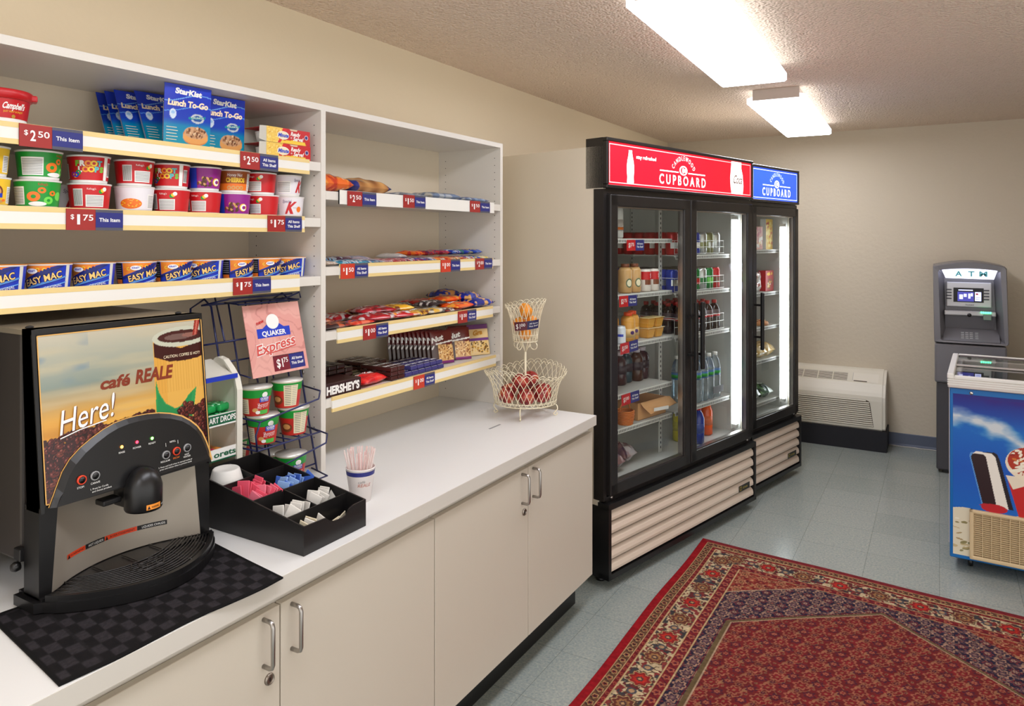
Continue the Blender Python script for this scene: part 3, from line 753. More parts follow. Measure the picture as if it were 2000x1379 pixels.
def bag_mesh(name, w_, l_, h, colfn, m, seed=0, crimp=.06, nx=20, ny=26, amp=.15, flat=False):
    """sealed bag lying flat: w along x, l along y; colfn(u,v)->rgb for the upper face"""
    z = pillow(w_, l_, h, crimp=crimp, seed=seed, amp=amp); vs_ = []; cl = []; f = []
    us = [-1+2*i/nx for i in range(nx+1)]; vv = [-1+2*j/ny for j in range(ny+1)]
    for s_ in (1, -1):
        for v in vv:
            for u in us:
                zz = z(u, v); pull = 1-.05*(abs(v) < 1-crimp)*(abs(u))*(1-abs(v))
                zig = .004*math.sin(u*60) if abs(v) > .99 else 0
                vs_.append((u*w_/2*pull, v*l_/2+zig, h*.5*(.0 if not flat else 0)+(zz if s_ > 0 else -zz*(.75 if not flat else .5))))
                cl.append(colfn(u, v))
    K_ = (nx+1)*(ny+1)
    for j in range(ny):
        for i in range(nx):
            a = j*(nx+1)+i; f.append((a, a+1, a+nx+2, a+nx+1)); f.append((K_+a, K_+a+nx+1, K_+a+nx+2, K_+a+1))
    me = bpy.data.meshes.new(name); me.from_pydata(vs_, [], f); me.materials.append(m)
    lo = min(v[2] for v in vs_)
    for v in me.vertices: v.co.z -= lo
    at = me.color_attributes.new('Col', 'FLOAT_COLOR', 'POINT')
    at.data.foreach_set('color', [q for c in cl for q in (*lin(c), 1)]); me.polygons.foreach_set('use_smooth', [True]*len(f)); me.update()
    return me, (lambda u, v: z(u, v)-lo)
def mixc(a, b, t): return tuple(a[i]*(1-t)+b[i]*t for i in range(3))
def blotch(cols, s_=6, seed=0):
    r = random.Random(seed); P = [(r.uniform(-1, 1), r.uniform(-1, 1), cols[r.randrange(len(cols))]) for _ in range(s_*6)]
    return lambda u, v: min(P, key=lambda p: (p[0]-u)**2+(p[1]-v)**2)[2]
def bag(name, label, cat, loc, rot, w_, l_, h, colfn, txt=None, seed=0, group=None, m=None, flat=False, crimp=.06, ts=None, amp=.15, nx=20, ny=26):
    """txt = list of (string, x, y, height, material, width, rotation) laid on the upper face"""
    me, zf = bag_mesh(name, w_, l_, h, colfn, m or VG, seed, crimp, nx, ny, amp, flat)
    o = link_mesh(name, me); o.location = loc; o.rotation_euler = rot; tag(o, label, cat, group)
    if txt:
        A = Art()
        for q in txt: A.text(q[0], q[1], q[2], q[3], q[4], w=q[5], bold=.03, rot=q[6] if len(q) > 6 else 0, shear=.1)
        A.build('lettering', lambda x, y, o_: (x, y, zf(max(-1, min(1, x/(w_/2))), max(-1, min(1, y/(l_/2))))+.0012+o_), o)
    return o
pk = blotch([(190, 120, 140), (225, 200, 205), (120, 60, 80), (235, 225, 225), (150, 80, 100)], 8, 3)
for k, (x, y, z, s_) in enumerate(((.40, .37, .8105, 'left end of the row behind the dark bottles'), (.51, .38, .8105, 'second in the row behind the dark bottles'), (.62, .37, .8105, 'third in the row behind the dark bottles'))):
    bag('snack_bag', f'pink and clear snack bag, {s_}', 'bag', fpos(x, y+.02, z+.101), (PI/2, 0, FROT), .10, .19, .05, pk, seed=k)
for k, (x, y, s_) in enumerate(((.25, .22, 'leftmost'), (.41, .26, 'right-hand'))):
    bag('bagel_bag', f'{s_} crumpled clear bag of pinkish snacks on the refrigerator floor', 'bag', fpos(x, y, .424), (0, 0, FROT+.1+.1*k), .14, .17, .09, blotch([(140, 100, 100), (205, 190, 190), (90, 50, 60), (175, 140, 140)], 7, 5+k), seed=9+k, amp=.3)
MB().bbox(-.045, .045, -.06, .06, 0, .018, mat('pastry_tan', (205, 160, 100), .5), .008).build('packed_pastry', None, fpos(.25, .24, .8105), FROT)
o = bpy.data.objects['packed_pastry']; tag(o, 'flat tan packaged pastry on the fourth shelf of the left bay', 'snack')
# open carton
kraft = mat('kraft_card', (200, 148, 96), .8); kraft2 = mat('kraft_card_inside', (170, 118, 74), .85)
t = thing('cardboard_carton', 'open brown cardboard carton on the lowest wire shelf', 'carton', fpos(.415, .135, .6485), FROT)
w_, d_, h_ = .25, .30, .085; mb = MB()
mb.box(0, w_, 0, .003, 0, h_, kraft); mb.box(0, w_, d_-.003, d_, 0, h_, kraft); mb.box(0, .003, .003, d_-.003, 0, h_, kraft); mb.box(w_-.003, w_, .003, d_-.003, 0, h_, kraft); mb.box(0, w_, 0, d_, 0, .003, kraft2); mb.build('tray', t)
fl = MB().add([(.02, -.001, h_), (w_+.0, -.001, h_), (w_+.02, -.012, h_-.002), (w_+.035, -.045, h_-.035), (.045, -.045, h_-.052), (.02, -.02, h_-.02), (.02, .002, h_), (w_, .002, h_), (w_+.035, -.042, h_-.033), (.045, -.042, h_-.050)], [(0, 1, 2, 3, 4, 5), (6, 9, 8, 7), (0, 6, 7, 1), (0, 5, 4, 9, 6), (3, 8, 9, 4)], kraft).build('flap', t)
MB().box(.07, .20, -.047, -.044, h_-.038, h_-.022, W, M=Matrix.Rotation(.06, 4, 'Y')).build('sticker', fl)
# wicker basket
wk = mat('wicker_orange', (214, 120, 50), .7)
t = thing('wicker_basket', 'small round orange wicker basket with a handle, beside the carton', 'basket', fpos(.325, .150, .6485), FROT)
mb = MB()
for i in range(9):
    z = .004+i*.0075; r = .036+.008*math.sin(i/9*PI*.6)
    mb.tube([((r+.0018*(-1)**(j+i))*math.cos(2*PI*j/24), (r+.0018*(-1)**(j+i))*math.sin(2*PI*j/24), z) for j in range(24)], .0036, wk, 6, True)
mb.lathe([(0, 0), (.036, 0), (.036, .003), (0, .003)], wk, 18); mb.build('woven_bowl', t)
MB().tube([(.043*math.cos(a), 0, .062+.042*math.sin(a)) for a in [PI*i/14 for i in range(15)]], .0035, wk, 6).build('handle', t)
# narrow refrigerator
def carton(name, label, cat, pos, w_, d_, h_, cv, rz=FROT, body=W):
    t = thing(name, label, cat, pos, rz); MB().bbox(-w_/2, w_/2, 0, d_, 0, h_, body, .0015, 1).build('carton_body', t)
    cv.build('printed_front', lambda x, z, o: (x-w_/2+.0005, -.0006, z+.0005), VM, t); return t
def food_art(w_, h_, base, blobs, seed=0, res=.0025):
    cv = Canvas(w_-.001, h_-.001, max(6, int(w_/res)), max(6, int(h_/res)), base); r = random.Random(seed)
    n_ = cv.noise(.03, .03, seed)
    for (c, x0, x1, y0, y1, k, s_) in blobs:
        for _ in range(k): cv.ell(r.uniform(x0, x1)*w_, r.uniform(y0, y1)*h_, s_*r.uniform(.6, 1.2), s_*r.uniform(.5, 1.1), c, r.uniform(0, 3))
    return cv
yb = food_art(.10, .20, (232, 190, 70), [((245, 220, 130), .1, .9, .1, .9, 14, .014), ((215, 110, 50), .2, .9, .2, .8, 8, .010), ((180, 40, 40), .1, .5, .6, .9, 4, .010)], 1)
carton('frozen_meal_carton', 'tall yellow food carton on the top shelf of the narrow refrigerator', 'carton', f2pos(.55, .15, 1.4755), .10, .04, .20, yb)
rb = food_art(.14, .15, (205, 120, 90), [((235, 215, 190), .1, .9, .1, .5, 9, .016), ((190, 40, 40), .1, .8, .5, .9, 7, .016), ((240, 190, 120), .2, .9, .2, .9, 8, .010)], 2)
carton('frozen_meal_carton', 'red and cream food carton beside the tall yellow one', 'carton', f2pos(.405, .16, 1.4755), .14, .04, .15, rb)
def redbox(label, pos, rz):
    cv = food_art(.115, .135, (196, 30, 30), [((250, 200, 60), .2, .8, .78, .86, 6, .010), ((150, 80, 40), .2, .8, .15, .55, 12, .014), ((235, 170, 80), .25, .75, .2, .5, 9, .009), ((250, 240, 220), .3, .6, .2, .4, 4, .006)], 4)
    carton('frozen_meal_carton', label, 'carton', pos, .115, .05, .135, cv, rz, RED)
redbox('red food carton on the second shelf of the narrow refrigerator', f2pos(.555, .15, 1.2005), FROT)
redbox('red food carton leaning on top of the white bag', f2pos(.43, .20, 1.2005+.134), FROT+.3)
bag('bread_bag', 'white printed bag standing left of the red carton in the narrow refrigerator', 'bag', f2pos(.40, .20, 1.2005+.0685), (PI/2, 0, FROT), .14, .125, .05, blotch([(232, 224, 215), (240, 235, 230), (215, 140, 130), (225, 215, 205)], 5, 8), seed=4)
t = thing('flatbread_pack', 'round flatbread pack on the third shelf of the narrow refrigerator', 'bread', f2pos(.46, .22, .9805), FROT)
MB().lathe([(0, 0), (.09, .002), (.10, .010), (.095, .022), (.08, .028), (0, .030)], mat('bread_crust', (205, 140, 85), .6), 28).build('flatbread', t)
mb = MB(); r = random.Random(2)
for k in range(40):
    a, q = r.uniform(0, 6.28), .08*math.sqrt(r.random()); mb.ball((q*math.cos(a), q*math.sin(a), .029), .007, r.choice([mat('topping_red', (190, 70, 50), .5), mat('topping_cream', (235, 205, 150), .5), mat('topping_brown', (150, 90, 50), .6)]), 1, 1, .5, 8)
mb.build('topping', t)
for k, (x, y, s_) in enumerate(((.30, .21, 'left'), (.43, .205, 'middle'), (.56, .21, 'right'))):
    bag('bread_roll', f'wrapped golden bread roll, {s_} one of three on the fourth shelf', 'bread', f2pos(x, y, .7705), (0, 0, FROT), .115, .15, .10, lambda u, v: mixc((214, 170, 92), (240, 222, 180), .5+.5*math.sin(6*u+5*v)*math.cos(4*v)), seed=20+k, amp=.08)
bag('bread_bag', 'pale wrapped loaf behind the golden rolls', 'bread', f2pos(.40, .42, .7705), (0, 0, FROT), .16, .2, .15, lambda u, v: (226, 196, 150), seed=33)
for k, (x, y, s_) in enumerate(((.33, .22, 'left'), (.50, .22, 'right'))):
    bag('salad_bag', f'{s_} bag of green salad on the bottom rack of the narrow refrigerator', 'bag', f2pos(x, y, .5005), (0, 0, FROT+.1-.2*k), .14, .18, .09, blotch([(60, 90, 60), (30, 55, 40), (215, 225, 215), (110, 150, 100), (235, 240, 235)], 9, 40+k), seed=41+k, amp=.25)
MB().box(.36, .46, .112, .1135, .70, .765, film, M=None).build('tag_holder', F2)
# ---------------- wall air conditioner ----------------
acm = mat('ac_cream', (226, 220, 204), .42); acd = mat('ac_slot', (92, 80, 68), .7)
AX0, AX1 = -1.40, -.338
t = thing('air_conditioner', 'cream wall air conditioner with louvred front on a black plinth under the back wall', 'air conditioner', (0, 5.895, 0))
D = YB-5.895-.002
pr = [(0, .16), (.002, .36), (.006, .395), (.02, .42), (.045, .455), (.06, .478), (D-.05, .553), (D-.02, .562), (D, .562), (D, .148), (.012, .148)]
mb = MB(); mb.prism(pr, AX0, AX1-.02, acm, 'x')
pr2 = [(y+.006*(1 if y < .1 else 0), z-(.006 if z > .3 else -.004)) for y, z in pr]
mb.prism(pr2, AX1-.02, AX1, acm, 'x'); mb.build('casing', t)
MB().box(AX0+.02, AX1+.01, -.01, D-.005, .001, .150, mat('black_plinth', (14, 14, 24), .6)).build('plinth', t)
mb = MB(); mb.prism([(AX0+.05, .175), (AX1-.075, .175), (AX1-.10, .345), (AX1-.108, .36), (AX1-.13, .368), (AX0+.05, .368)], -.0012, .004, acd, 'y')
gl = mb.build('front_grille', t); mb = MB()
for i in range(13):
    z = .178+i*.0149; xe = AX1-.078-.028*min(1, (z-.175)/.17)
    if i == 12: xe -= .02
    mb.prism([(-.007, z), (-.009, z+.005), (-.002, z+.0098), (.001, z+.0098), (.001, z)], AX0+.05, xe, acm, 'x')
mb.build('louvres', gl)
def slope(yl): return .478+(yl-.06)*(.553-.478)/(D-.05-.06)
def tmap(x, v, o):     # v is distance up the sloping top
    y = .075+v; return (x, y-o*.4, slope(y)+o)
A = Art(); x1 = AX1-.26
for k in range(4):
    a = x1-k*.105
    A.rect(a-.098, a, .0, .082, acd)
    for j in range(6): A.rect(a-.098, a, .004+j*.0135, .011+j*.0135, acm)
A.rect(x1+.035, AX1-.05, -.005, .088, mat('ac_door', (232, 226, 212), .38)); A.rect(x1+.045, AX1-.125, -.004, .006, acd); A.rect(x1+.036, x1+.038, 0, .088, GREY)
A.build('air_outlet', tmap, t, eps=.0008)
# cable along the baseboard
mb = MB(); mb.tube([(-.33+.035*i, 6.125+.004*math.sin(i*1.7), .004) for i in range(18)], .003, mat('pale_cable', (205, 198, 190), .5), 6)
tag(mb.build('floor_cable'), 'thin pale cable lying along the grey baseboard between air conditioner and cash machine', 'cable')

# ---------------- cash machine ----------------
t = thing('cash_machine', 'grey free-standing cash machine with lit ATM sign against the back wall', 'cash machine', (.157, 5.55, 0))
gm = mat('atm_grey', (126, 124, 128), .38, .15); gd = mat('atm_dark_grey', (78, 76, 80), .45); gl_ = mat('atm_silver', (186, 184, 184), .3, .3)
MB().bbox(-.175, .205, .02, .56, .02, .60, gd, .012).build('lower_cabinet', t)
MB().bbox(-.14, .18, .04, .5, 0, .02, black_pl, .003, 1).build('base_plate', t)
MB().bbox(-.185, .212, .0, .56, .60, .858, gm, .012).build('middle_cabinet', t)
# hood: outline with an arched top, and a deep recess
def arcx(n=12): return [(-.195+.405*i/n, 1.366+.030*math.sin(PI*i/n)) for i in range(n+1)]
out = [(-.188, .866)]+arcx()+[(.222, .866)]
inn = [(-.150, .878), (-.166, 1.34)]+[(-.166+.342*i/10, 1.342+.012*math.sin(PI*i/10)) for i in range(1, 10)]+[(.176, 1.34), (.200, .878)]
mb = MB()
# front rim built as a band between outline and opening
def resamp(P, n):
    P = P+[P[0]]; d = [0]
    for a, b in zip(P, P[1:]): d.append(d[-1]+math.dist(a, b))
    o = []
    for i in range(n):
        s_ = d[-1]*i/n; k = max(j for j in range(len(d)-1) if d[j] <= s_); f = (s_-d[k])/(d[k+1]-d[k]); o.append((P[k][0]+(P[k+1][0]-P[k][0])*f, P[k][1]+(P[k+1][1]-P[k][1])*f))
    return o
def polar(P, c, n):
    R = []
    for i in range(n):
        a = 2*PI*i/n; dx, dy = math.cos(a), math.sin(a); best = None
        for p, q in zip(P, P[1:]+[P[0]]):
            ex, ey = q[0]-p[0], q[1]-p[1]; den = dx*ey-dy*ex
            if abs(den) < 1e-9: continue
            s_ = ((p[0]-c[0])*ey-(p[1]-c[1])*ex)/den; u_ = ((p[0]-c[0])*dy-(p[1]-c[1])*dx)/den
            if s_ > 0 and -1e-6 <= u_ <= 1+1e-6 and (best is None or s_ > best): best = s_
        R.append((c[0]+dx*best, c[1]+dy*best))
    return R
n_ = 120; c0 = (.012, 1.11); O = polar(out, c0, n_); I = polar(inn, c0, n_)
back = [(c0[0]+(x-c0[0])*.80, 1.11+(z-1.11)*.86) for x, z in I]
v = [(x, 0, z) for x, z in O]+[(x, -.012, z) for x, z in [(o[0]*.85+i[0]*.15, o[1]*.85+i[1]*.15) for o, i in zip(O, I)]]+[(x, -.008, z) for x, z in I]+[(x, .10, z) for x, z in back]+[(x, .50, z) for x, z in O]
f = []
for k in range(3):
    for i in range(n_): f.append((k*n_+i, k*n_+(i+1) % n_, (k+1)*n_+(i+1) % n_, (k+1)*n_+i))
for i in range(n_): f.append((4*n_+i, 4*n_+(i+1) % n_, (i+1) % n_, i))
f.append(tuple(4*n_+i for i in range(n_-1, -1, -1)))
f.append(tuple(3*n_+i for i in range(n_)))
mb.add(v, f, gm); mb.build('hood', t)
lit = mat('atm_sign_lit', (236, 240, 255), .3, emit=(225, 228, 255), es=1.7)
sg = MB().prism([(-.145, 1.343), (-.10, 1.352), (.012, 1.358), (.12, 1.352), (.160, 1.340), (.142, 1.285), (-.122, 1.289)], .0, .03, lit, 'y').build('sign_panel', t)
Art().text('A', -.05, 1.303, .032, mat('sign_aqua', (90, 190, 200), .4), w=.04, bold=.04).text('T', .02, 1.303, .032, MATS['sign_aqua'], w=.035, bold=.04).text('M', .085, 1.303, .032, MATS['sign_aqua'], w=.045, bold=.04).build('lettering', front(-.001), sg)
sc = MB().bbox(-.118, .134, .060, .09, 1.098, 1.262, gl_, .006).build('screen_bezel', t)
sm = mat('screen_blue', (40, 40, 110), .2, emit=(70, 70, 190), es=.5); sw = mat('screen_white', (210, 215, 250), .2, emit=(200, 205, 255), es=1.2)
A = Art().rect(-.078, .090, 1.130, 1.224, K).rect(-.055, .036, 1.136, 1.198, sm).rect(-.05, .03, 1.206, 1.212, sw).rect(.042, .076, 1.14, 1.198, sw)
for a in ((-.045, 1.15, .02, .03), (-.02, 1.165, .016, .02), (.005, 1.155, .012, .032), (.02, 1.17, .01, .02)): A.rect(a[0], a[0]+a[2], a[1], a[1]+a[3], sw)
A.rect(.046, .06, 1.18, 1.19, RED); A.rect(.046, .072, 1.16, 1.163, sm); A.rect(.046, .072, 1.15, 1.153, sm)
A.build('screen', front(.0585), sc)
for s_ in (-1, 1):
    for k in range(4): MB().bbox(-.004+s_*.104-.012, .012+s_*.104+.004, .052, .062, 1.148+k*.0195, 1.156+k*.0195, gd, .002, 1).build('side_button', sc)
Art().text('TRANAX', .012, 1.108, .010, K, w=.05).build('maker_name', front(.0585), sc)
MB().bbox(-.130, .155, .02, .095, 1.045, 1.075, gl_, .006).build('card_ledge', t)
gr_ = mat('green_light', (80, 255, 170), .3, emit=(60, 255, 160), es=5)
cr = MB().bbox(.085, .13, .005, .04, 1.022, 1.062, mat('slot_green_grey', (120, 140, 125), .3), .004).build('card_reader', t)
mb = MB()
for k in range(5): mb.box(.072+k*.012, .08+k*.012, .014, .02, 1.066, 1.0755, gr_)
mb.build('card_light', cr)
MB().lathe([(0, 0), (.012, 0), (.012, .006), (0, .006)], black_pl, 14, M=Matrix.Translation((.01, .02, 1.05)) @ Matrix.Rotation(PI/2, 4, 'X')).build('camera_eye', t)
MB().prism([(.04, 1.045), (.095, 1.045), (.11, .965), (.095, .955)], -.125, .15, gm, 'x').build('cash_chute', t)
kp = MB().prism([(-.002, .882), (.10, .955), (.10, .94), (.01, .876)], -.135, .175, gm, 'x').build('keypad_shelf', t)
mb = MB(); key = mat('steel_keys', (205, 205, 205), .3, .6)
for i in range(4):
    for j in range(4):
        x = -.036+i*.024+(.006 if i == 3 else 0); y = .018+j*.014; z = .896+j*.0102
        mb.bbox(x, x+.018, y, y+.010, z+.001, z+.006, key, .001, 1, M=None)
mb.build('keys', kp)
MB().box(-.12, .146, .098, .101, .958, .964, gl_).build('ledge_strip', t)

# ---------------- chest freezer ----------------
FR = math.radians(-2.6)
t = thing('chest_freezer', 'ice cream chest freezer with a printed blue sky front and sliding glass top', 'freezer', (.041, 3.955, 0), FR)
fw, fd = 1.26, .70; fz = .062
MB().bbox(.0, fw, .004, fd, fz, .852, mat('freezer_blue', (0, 105, 180), .35), .004, 1).build('cabinet_body', t)
al = mat('aluminium_trim', (212, 202, 196), .35, .3); MB().box(-.004, .0005, .02, fd, fz+.06, .852, mat('freezer_side', (205, 190, 185), .35)).build('side_skin', t)
rim = MB(); Hh = .915
for (a, b, c, d) in ((-.008, fw+.008, -.010, .055), (-.008, fw+.008, fd-.055, fd+.01), (-.008, .042, .055, fd-.055), (fw-.042, fw+.008, .055, fd-.055)):
    rim.bbox(a, b, c, d, .852, .895, al, .004, 1)
for z in (.866, .876, .886): rim.box(-.009, fw+.009, -.0125, -.009, z, z+.006, white_pl)
rim.bbox(-.010, .018, -.012, fd+.012, .893, .918, white_pl, .004, 1); rim.bbox(fw-.018, fw+.010, -.012, fd+.012, .893, .918, white_pl, .004, 1)
rim.bbox(.018, fw-.018, -.012, .012, .893, .910, white_pl, .004, 1); rim.bbox(.018, fw-.018, fd-.012, fd+.012, .893, .918, white_pl, .004, 1)
rim.build('top_rim', t)
MB().box(.04, fw-.04, .05, fd-.05, .853, .858, dark).build('inner_well', t)
for (y0, y1, z) in ((.012, .40, .899), (.33, fd-.012, .907)):
    g_ = MB().box(.018, fw-.018, y0, y1, z, z+.004, glass).build('sliding_lid', t)
    MB().bbox(.018, fw-.018, y1-.022, y1, z-.002, z+.007, mat('grey_gasket', (92, 84, 84), .4), .002, 1).build('lid_frame', g_)
    MB().box(.018, fw-.018, y0, y0+.012, z-.001, z+.006, al).build('lid_frame', g_)
# printed front: sky, cloud, ice cream sandwich, cone, beach
pw, ph = fw-.03, .745; cv = Canvas(pw, ph, 560, 330, (0, 90, 190))
n1 = cv.noise(.35, .16, 5, 4); n2 = cv.noise(.10, .05, 9, 4); yy = cv.Y/ph
cv.vgrad([(0, (20, 120, 200)), (.3, (10, 100, 195)), (.55, (10, 85, 185)), (.8, (0, 100, 190)), (1, (30, 20, 120))])
hw_ = .045+.13*np.minimum(cv.X, .5); m = np.clip((1.15-np.abs(cv.Y-(.645-.36*cv.X+.02*np.sin(cv.X*14)))/hw_+(n1-.5)*2.2+(n2-.5)*1.6)*1.1, 0, 1)
cv.c = cv.c*(1-m[..., None])+np.array((205, 212, 218))*m[..., None]
m = np.clip((cv.Y-(.645-.36*cv.X)-hw_*1.15+(n1-.5)*.22+(n2-.5)*.08)*16, 0, 1)*(cv.Y < ph-.012)
cv.c = cv.c*(1-m[..., None])+np.array((52, 8, 120))*m[..., None]
cv.fill((cv.Y < .215+.008*np.sin(cv.X*30)), (222, 214, 190)); r = random.Random(3)
for k in range(150): cv.ell(r.uniform(0, pw), r.uniform(0, .20), r.uniform(.006, .02), r.uniform(.002, .007), r.choice([(120, 110, 60), (70, 80, 30), (190, 170, 120), (240, 236, 220), (150, 120, 70)]), r.uniform(-.4, .4), .8)
def off(P, dx, dy): return [(a+dx, b+dy) for a, b in P]
S = [(.070, .462), (.076, .476), (.090, .480), (.118, .480), (.128, .470), (.170, .245), (.118, .245)]
Bk = [(.092, .488), (.16, .494), (.172, .486), (.182, .460), (.232, .245), (.205, .245)]
Wh = [(.072, .470), (.09, .490), (.150, .488), (.164, .474), (.214, .245), (.168, .245), (.128, .462), (.118, .477), (.085, .478)]
cv.poly([(a*1.0-.006 if i in (0, 1, 6) else a+.01, b+.006) for i, (a, b) in enumerate(S)], (90, 150, 215))
cv.poly(Bk, (24, 10, 22)); cv.poly(Wh, (238, 232, 222)); cv.poly(S, (38, 10, 16))
for (cx, dx) in ((.290, 0), (.62, 0)):
    cv.poly([(cx-.085, .40), (cx+.085, .40), (cx+.035, .15), (cx-.02, .15)], (196, 30, 30)); cv.poly([(cx-.088, .40), (cx+.09, .40), (cx+.075, .33), (cx, .37), (cx-.06, .34)], (236, 222, 200))
    cv.ell(cx, .46, .088, .075, (240, 225, 200)); cv.ell(cx, .47, .080, .065, (176, 48, 22))
    for k in range(60):
        a, q = r.uniform(0, 6.28), math.sqrt(r.random()); cv.ell(cx+.075*q*math.cos(a), .47+.06*q*math.sin(a), .010, .005, r.choice([(240, 228, 205), (210, 120, 50), (150, 30, 20), (245, 235, 215)]), r.uniform(0, 3))
    for k in range(5): cv.ell(cx-.04+.02*k, .43+.02*k, .035, .007, (244, 236, 216), .3)
cv.poly([(.10, .245), (.16, .245), (.15, .255), (.12, .257)], (180, 30, 40)); cv.ell(.16, .24, .05, .02, (190, 30, 40))
cv.ell(.86, .38, .13, .06, (120, 60, 40)); cv.ell(.86, .42, .12, .05, (240, 226, 200))
pf = cv.build('printed_front', lambda x, z, o: (.013+x, .0028, .080+z), vcol_mat('freezer_print', .42), t)
mb = MB()
for x in (.085, .31, .54, .77, 1.0, 1.2): mb.lathe([(0, .003), (.004, .003), (.007, .0015), (.008, 0)], chrome, 14, M=Matrix.Translation((x, .003, .833)) @ Matrix.Rotation(PI/2, 4, 'X'))
mb.build('rivets', pf)
bg = mat('grille_beige', (214, 190, 150), .5); gx0, gx1, gz0, gz1 = .078, .70, .078, .302
mb = MB(); mb.bbox(gx0, gx0+.017, -.012, .006, gz0, gz1, bg, .005); mb.bbox(gx1-.017, gx1, -.012, .006, gz0, gz1, bg, .005)
mb.bbox(gx0, gx1, -.012, .006, gz1-.016, gz1, bg, .005); mb.bbox(gx0, gx1, -.012, .006, gz0-.004, gz0+.014, bg, .005)
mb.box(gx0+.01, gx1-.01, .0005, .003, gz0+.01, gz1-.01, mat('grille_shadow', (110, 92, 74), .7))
x = gx0+.049
while x < gx1-.02: mb.box(x, x+.003, -.010, .0, gz0+.01, gz1-.01, bg); x += .0345
z = gz0+.018
while z < gz1-.02: mb.prism([(-.006, z), (-.008, z+.003), (.0, z+.006), (.0, z+.003)], gx0+.015, gx1-.015, bg, 'x'); z += .0092
mb.build('vent_grille', t)
for x in (.08, fw-.08):
    for y in (.10, fd-.08):
        MB().lathe([(.0, -.01), (.022, -.01), (.025, 0), (.022, .01), (0, .01)], black_pl, 14, M=Matrix.Translation((x, y, .025)) @ Matrix.Rotation(PI/2, 4, 'Y')).box(x-.014, x+.014, y-.012, y+.012, .045, .064, steel).build('caster', t)

# ---------------- rug ----------------
# drawn in its own plane: u across (towards the freezer), v towards the back wall
RX0, RY1 = -1.046, 3.712; RW, RH = 1.62, 2.35
nx, ny = 560, 760
cv = Canvas(RW, RH, nx, ny, (140, 38, 40)); X_, Y_ = cv.X, RH-cv.Y      # Y_ = distance from the far edge
rng = np.random.RandomState(11)
def hexd(n_, s_): return n_
red = (120, 42, 42); navy = (48, 40, 60); cream = (205, 172, 130); dred = (112, 28, 36); olive = (112, 92, 62); pink = (186, 100, 84); tan_ = (176, 128, 88)
def motif(px, py, seed, base, cols, sc):
    """small allover floral lattice: rosettes, leaves and vines"""
    out = np.ones(X_.shape+(3,))*np.array(base, float)
    def put(mask, c): out[mask] = c
    a = px/sc; b = py/sc
    vine = np.abs(np.sin(a*PI+1.3*np.sin(b*PI*1.0+seed))+.9*np.cos(b*PI*2)) < .22; put(vine, cols[1])
    vine2 = np.abs(np.cos(a*PI*2+np.sin(b*PI*2))-np.sin(b*PI*1.0+1)) < .16; put(vine2, cols[2])
    for (ox, oy, R, cc) in ((0, 0, .30, 0), (.5, .5, .22, 3), (.5, 0, .14, 1), (0, .5, .16, 2)):
        fx = (a+ox) % 1-.5; fy = (b+oy) % 1-.5; r_ = np.hypot(fx, fy); th = np.arctan2(fy, fx); rr = R*(1+.22*np.cos(6*th))
        put(r_ < rr, cols[cc]); put(r_ < rr*.72, base); put(r_ < rr*.5, cols[(cc+1) % 4]); put(r_ < rr*.22, cols[(cc+2) % 4])
    return out
cell = .075
F_red = motif(X_+.2*Y_, Y_, 0, red, [(172, 104, 80), (140, 40, 44), (160, 108, 78), (80, 40, 56)], .080)
F_nav = motif(X_, Y_, 2, navy, [(182, 140, 116), (110, 78, 84), (150, 120, 104), (130, 56, 56)], .080)
F_crn = motif(X_, Y_, 1, (140, 50, 46), [(196, 136, 100), tan_, (104, 36, 44), (176, 84, 62)], .080)
dl, dt = X_, Y_; d = np.minimum(dl, dt)      # distance from the left and far edges
cv.c[:] = F_red
corner = (X_ < .56) & ((.48-(Y_-.24)) > 0)
# lozenge geometry read on the rug: left tip line, long diagonals, spandrels
Xi, Yi = X_-.245, Y_-.245
hexa = (X_-.325 > 0) & (Yi+.062 > 0)
Lz = np.minimum(X_-.318, np.minimum((Y_-.31)+.82*(X_-.84), (Y_-.31)-.74*(X_-.84)))   # inside where positive
Lz = np.minimum(X_-.318, (Y_-.305)-.80*np.maximum(0, .845-X_)*1.0-.74*np.maximum(0, X_-.845))
navy_m = Lz < 0
cv.c[navy_m] = F_nav[navy_m]
spd = (Y_-.245 < .245*np.clip((.56-X_)/.315, 0, 1)) & (X_ < .56); cv.c[spd] = F_crn[spd]
spd2 = (Y_-.245 < .8*(X_-1.13)) & (X_ > 1.1); cv.c[spd2] = F_crn[spd2]
for (c0_, w_, cc) in ((0, .016, olive), (.010, .006, (190, 160, 130)), (-.014, .005, dred)):
    m = np.abs(Lz-c0_) < w_*.5; cv.c[m] = cc
m = np.abs((Y_-.245)-.245*np.clip((.56-X_)/.315, 0, 1)) < .004; cv.c[m & (X_ < .56) & (Y_ > .25)] = (190, 160, 130)
inner = Lz > .62
cv.c[(Lz > .60)] = F_nav[(Lz > .60)]; cv.c[np.abs(Lz-.60) < .010] = olive
# borders, from the inside out
def band(a, b, base, fn=None):
    m = (d >= a) & (d < b)
    cv.c[m] = base if fn is None else fn[m]
along = np.where(dl < dt, Y_, X_)
def strip(a, b, base, cols, per, ph=0):
    m = (d >= a) & (d < b); wd_ = b-a; q = (d-a)/wd_-.5; s_ = ((along+ph)/per) % 1-.5
    o = np.ones(X_.shape+(3,))*np.array(base, float)
    r_ = np.hypot(s_*per/wd_, q); th = np.arctan2(q, s_*per/wd_)
    o[np.abs(q-.28*np.sin(along/per*2*PI)) < .07] = cols[1]
    rr = .34*(1+.2*np.cos(5*th)); o[r_ < rr] = cols[0]; o[r_ < rr*.7] = cols[2]; o[r_ < rr*.4] = cols[1]
    cv.c[m] = o[m]
strip(.205, .245, (132, 40, 44), [(186, 120, 90), (88, 36, 50), (160, 60, 56)], .05)
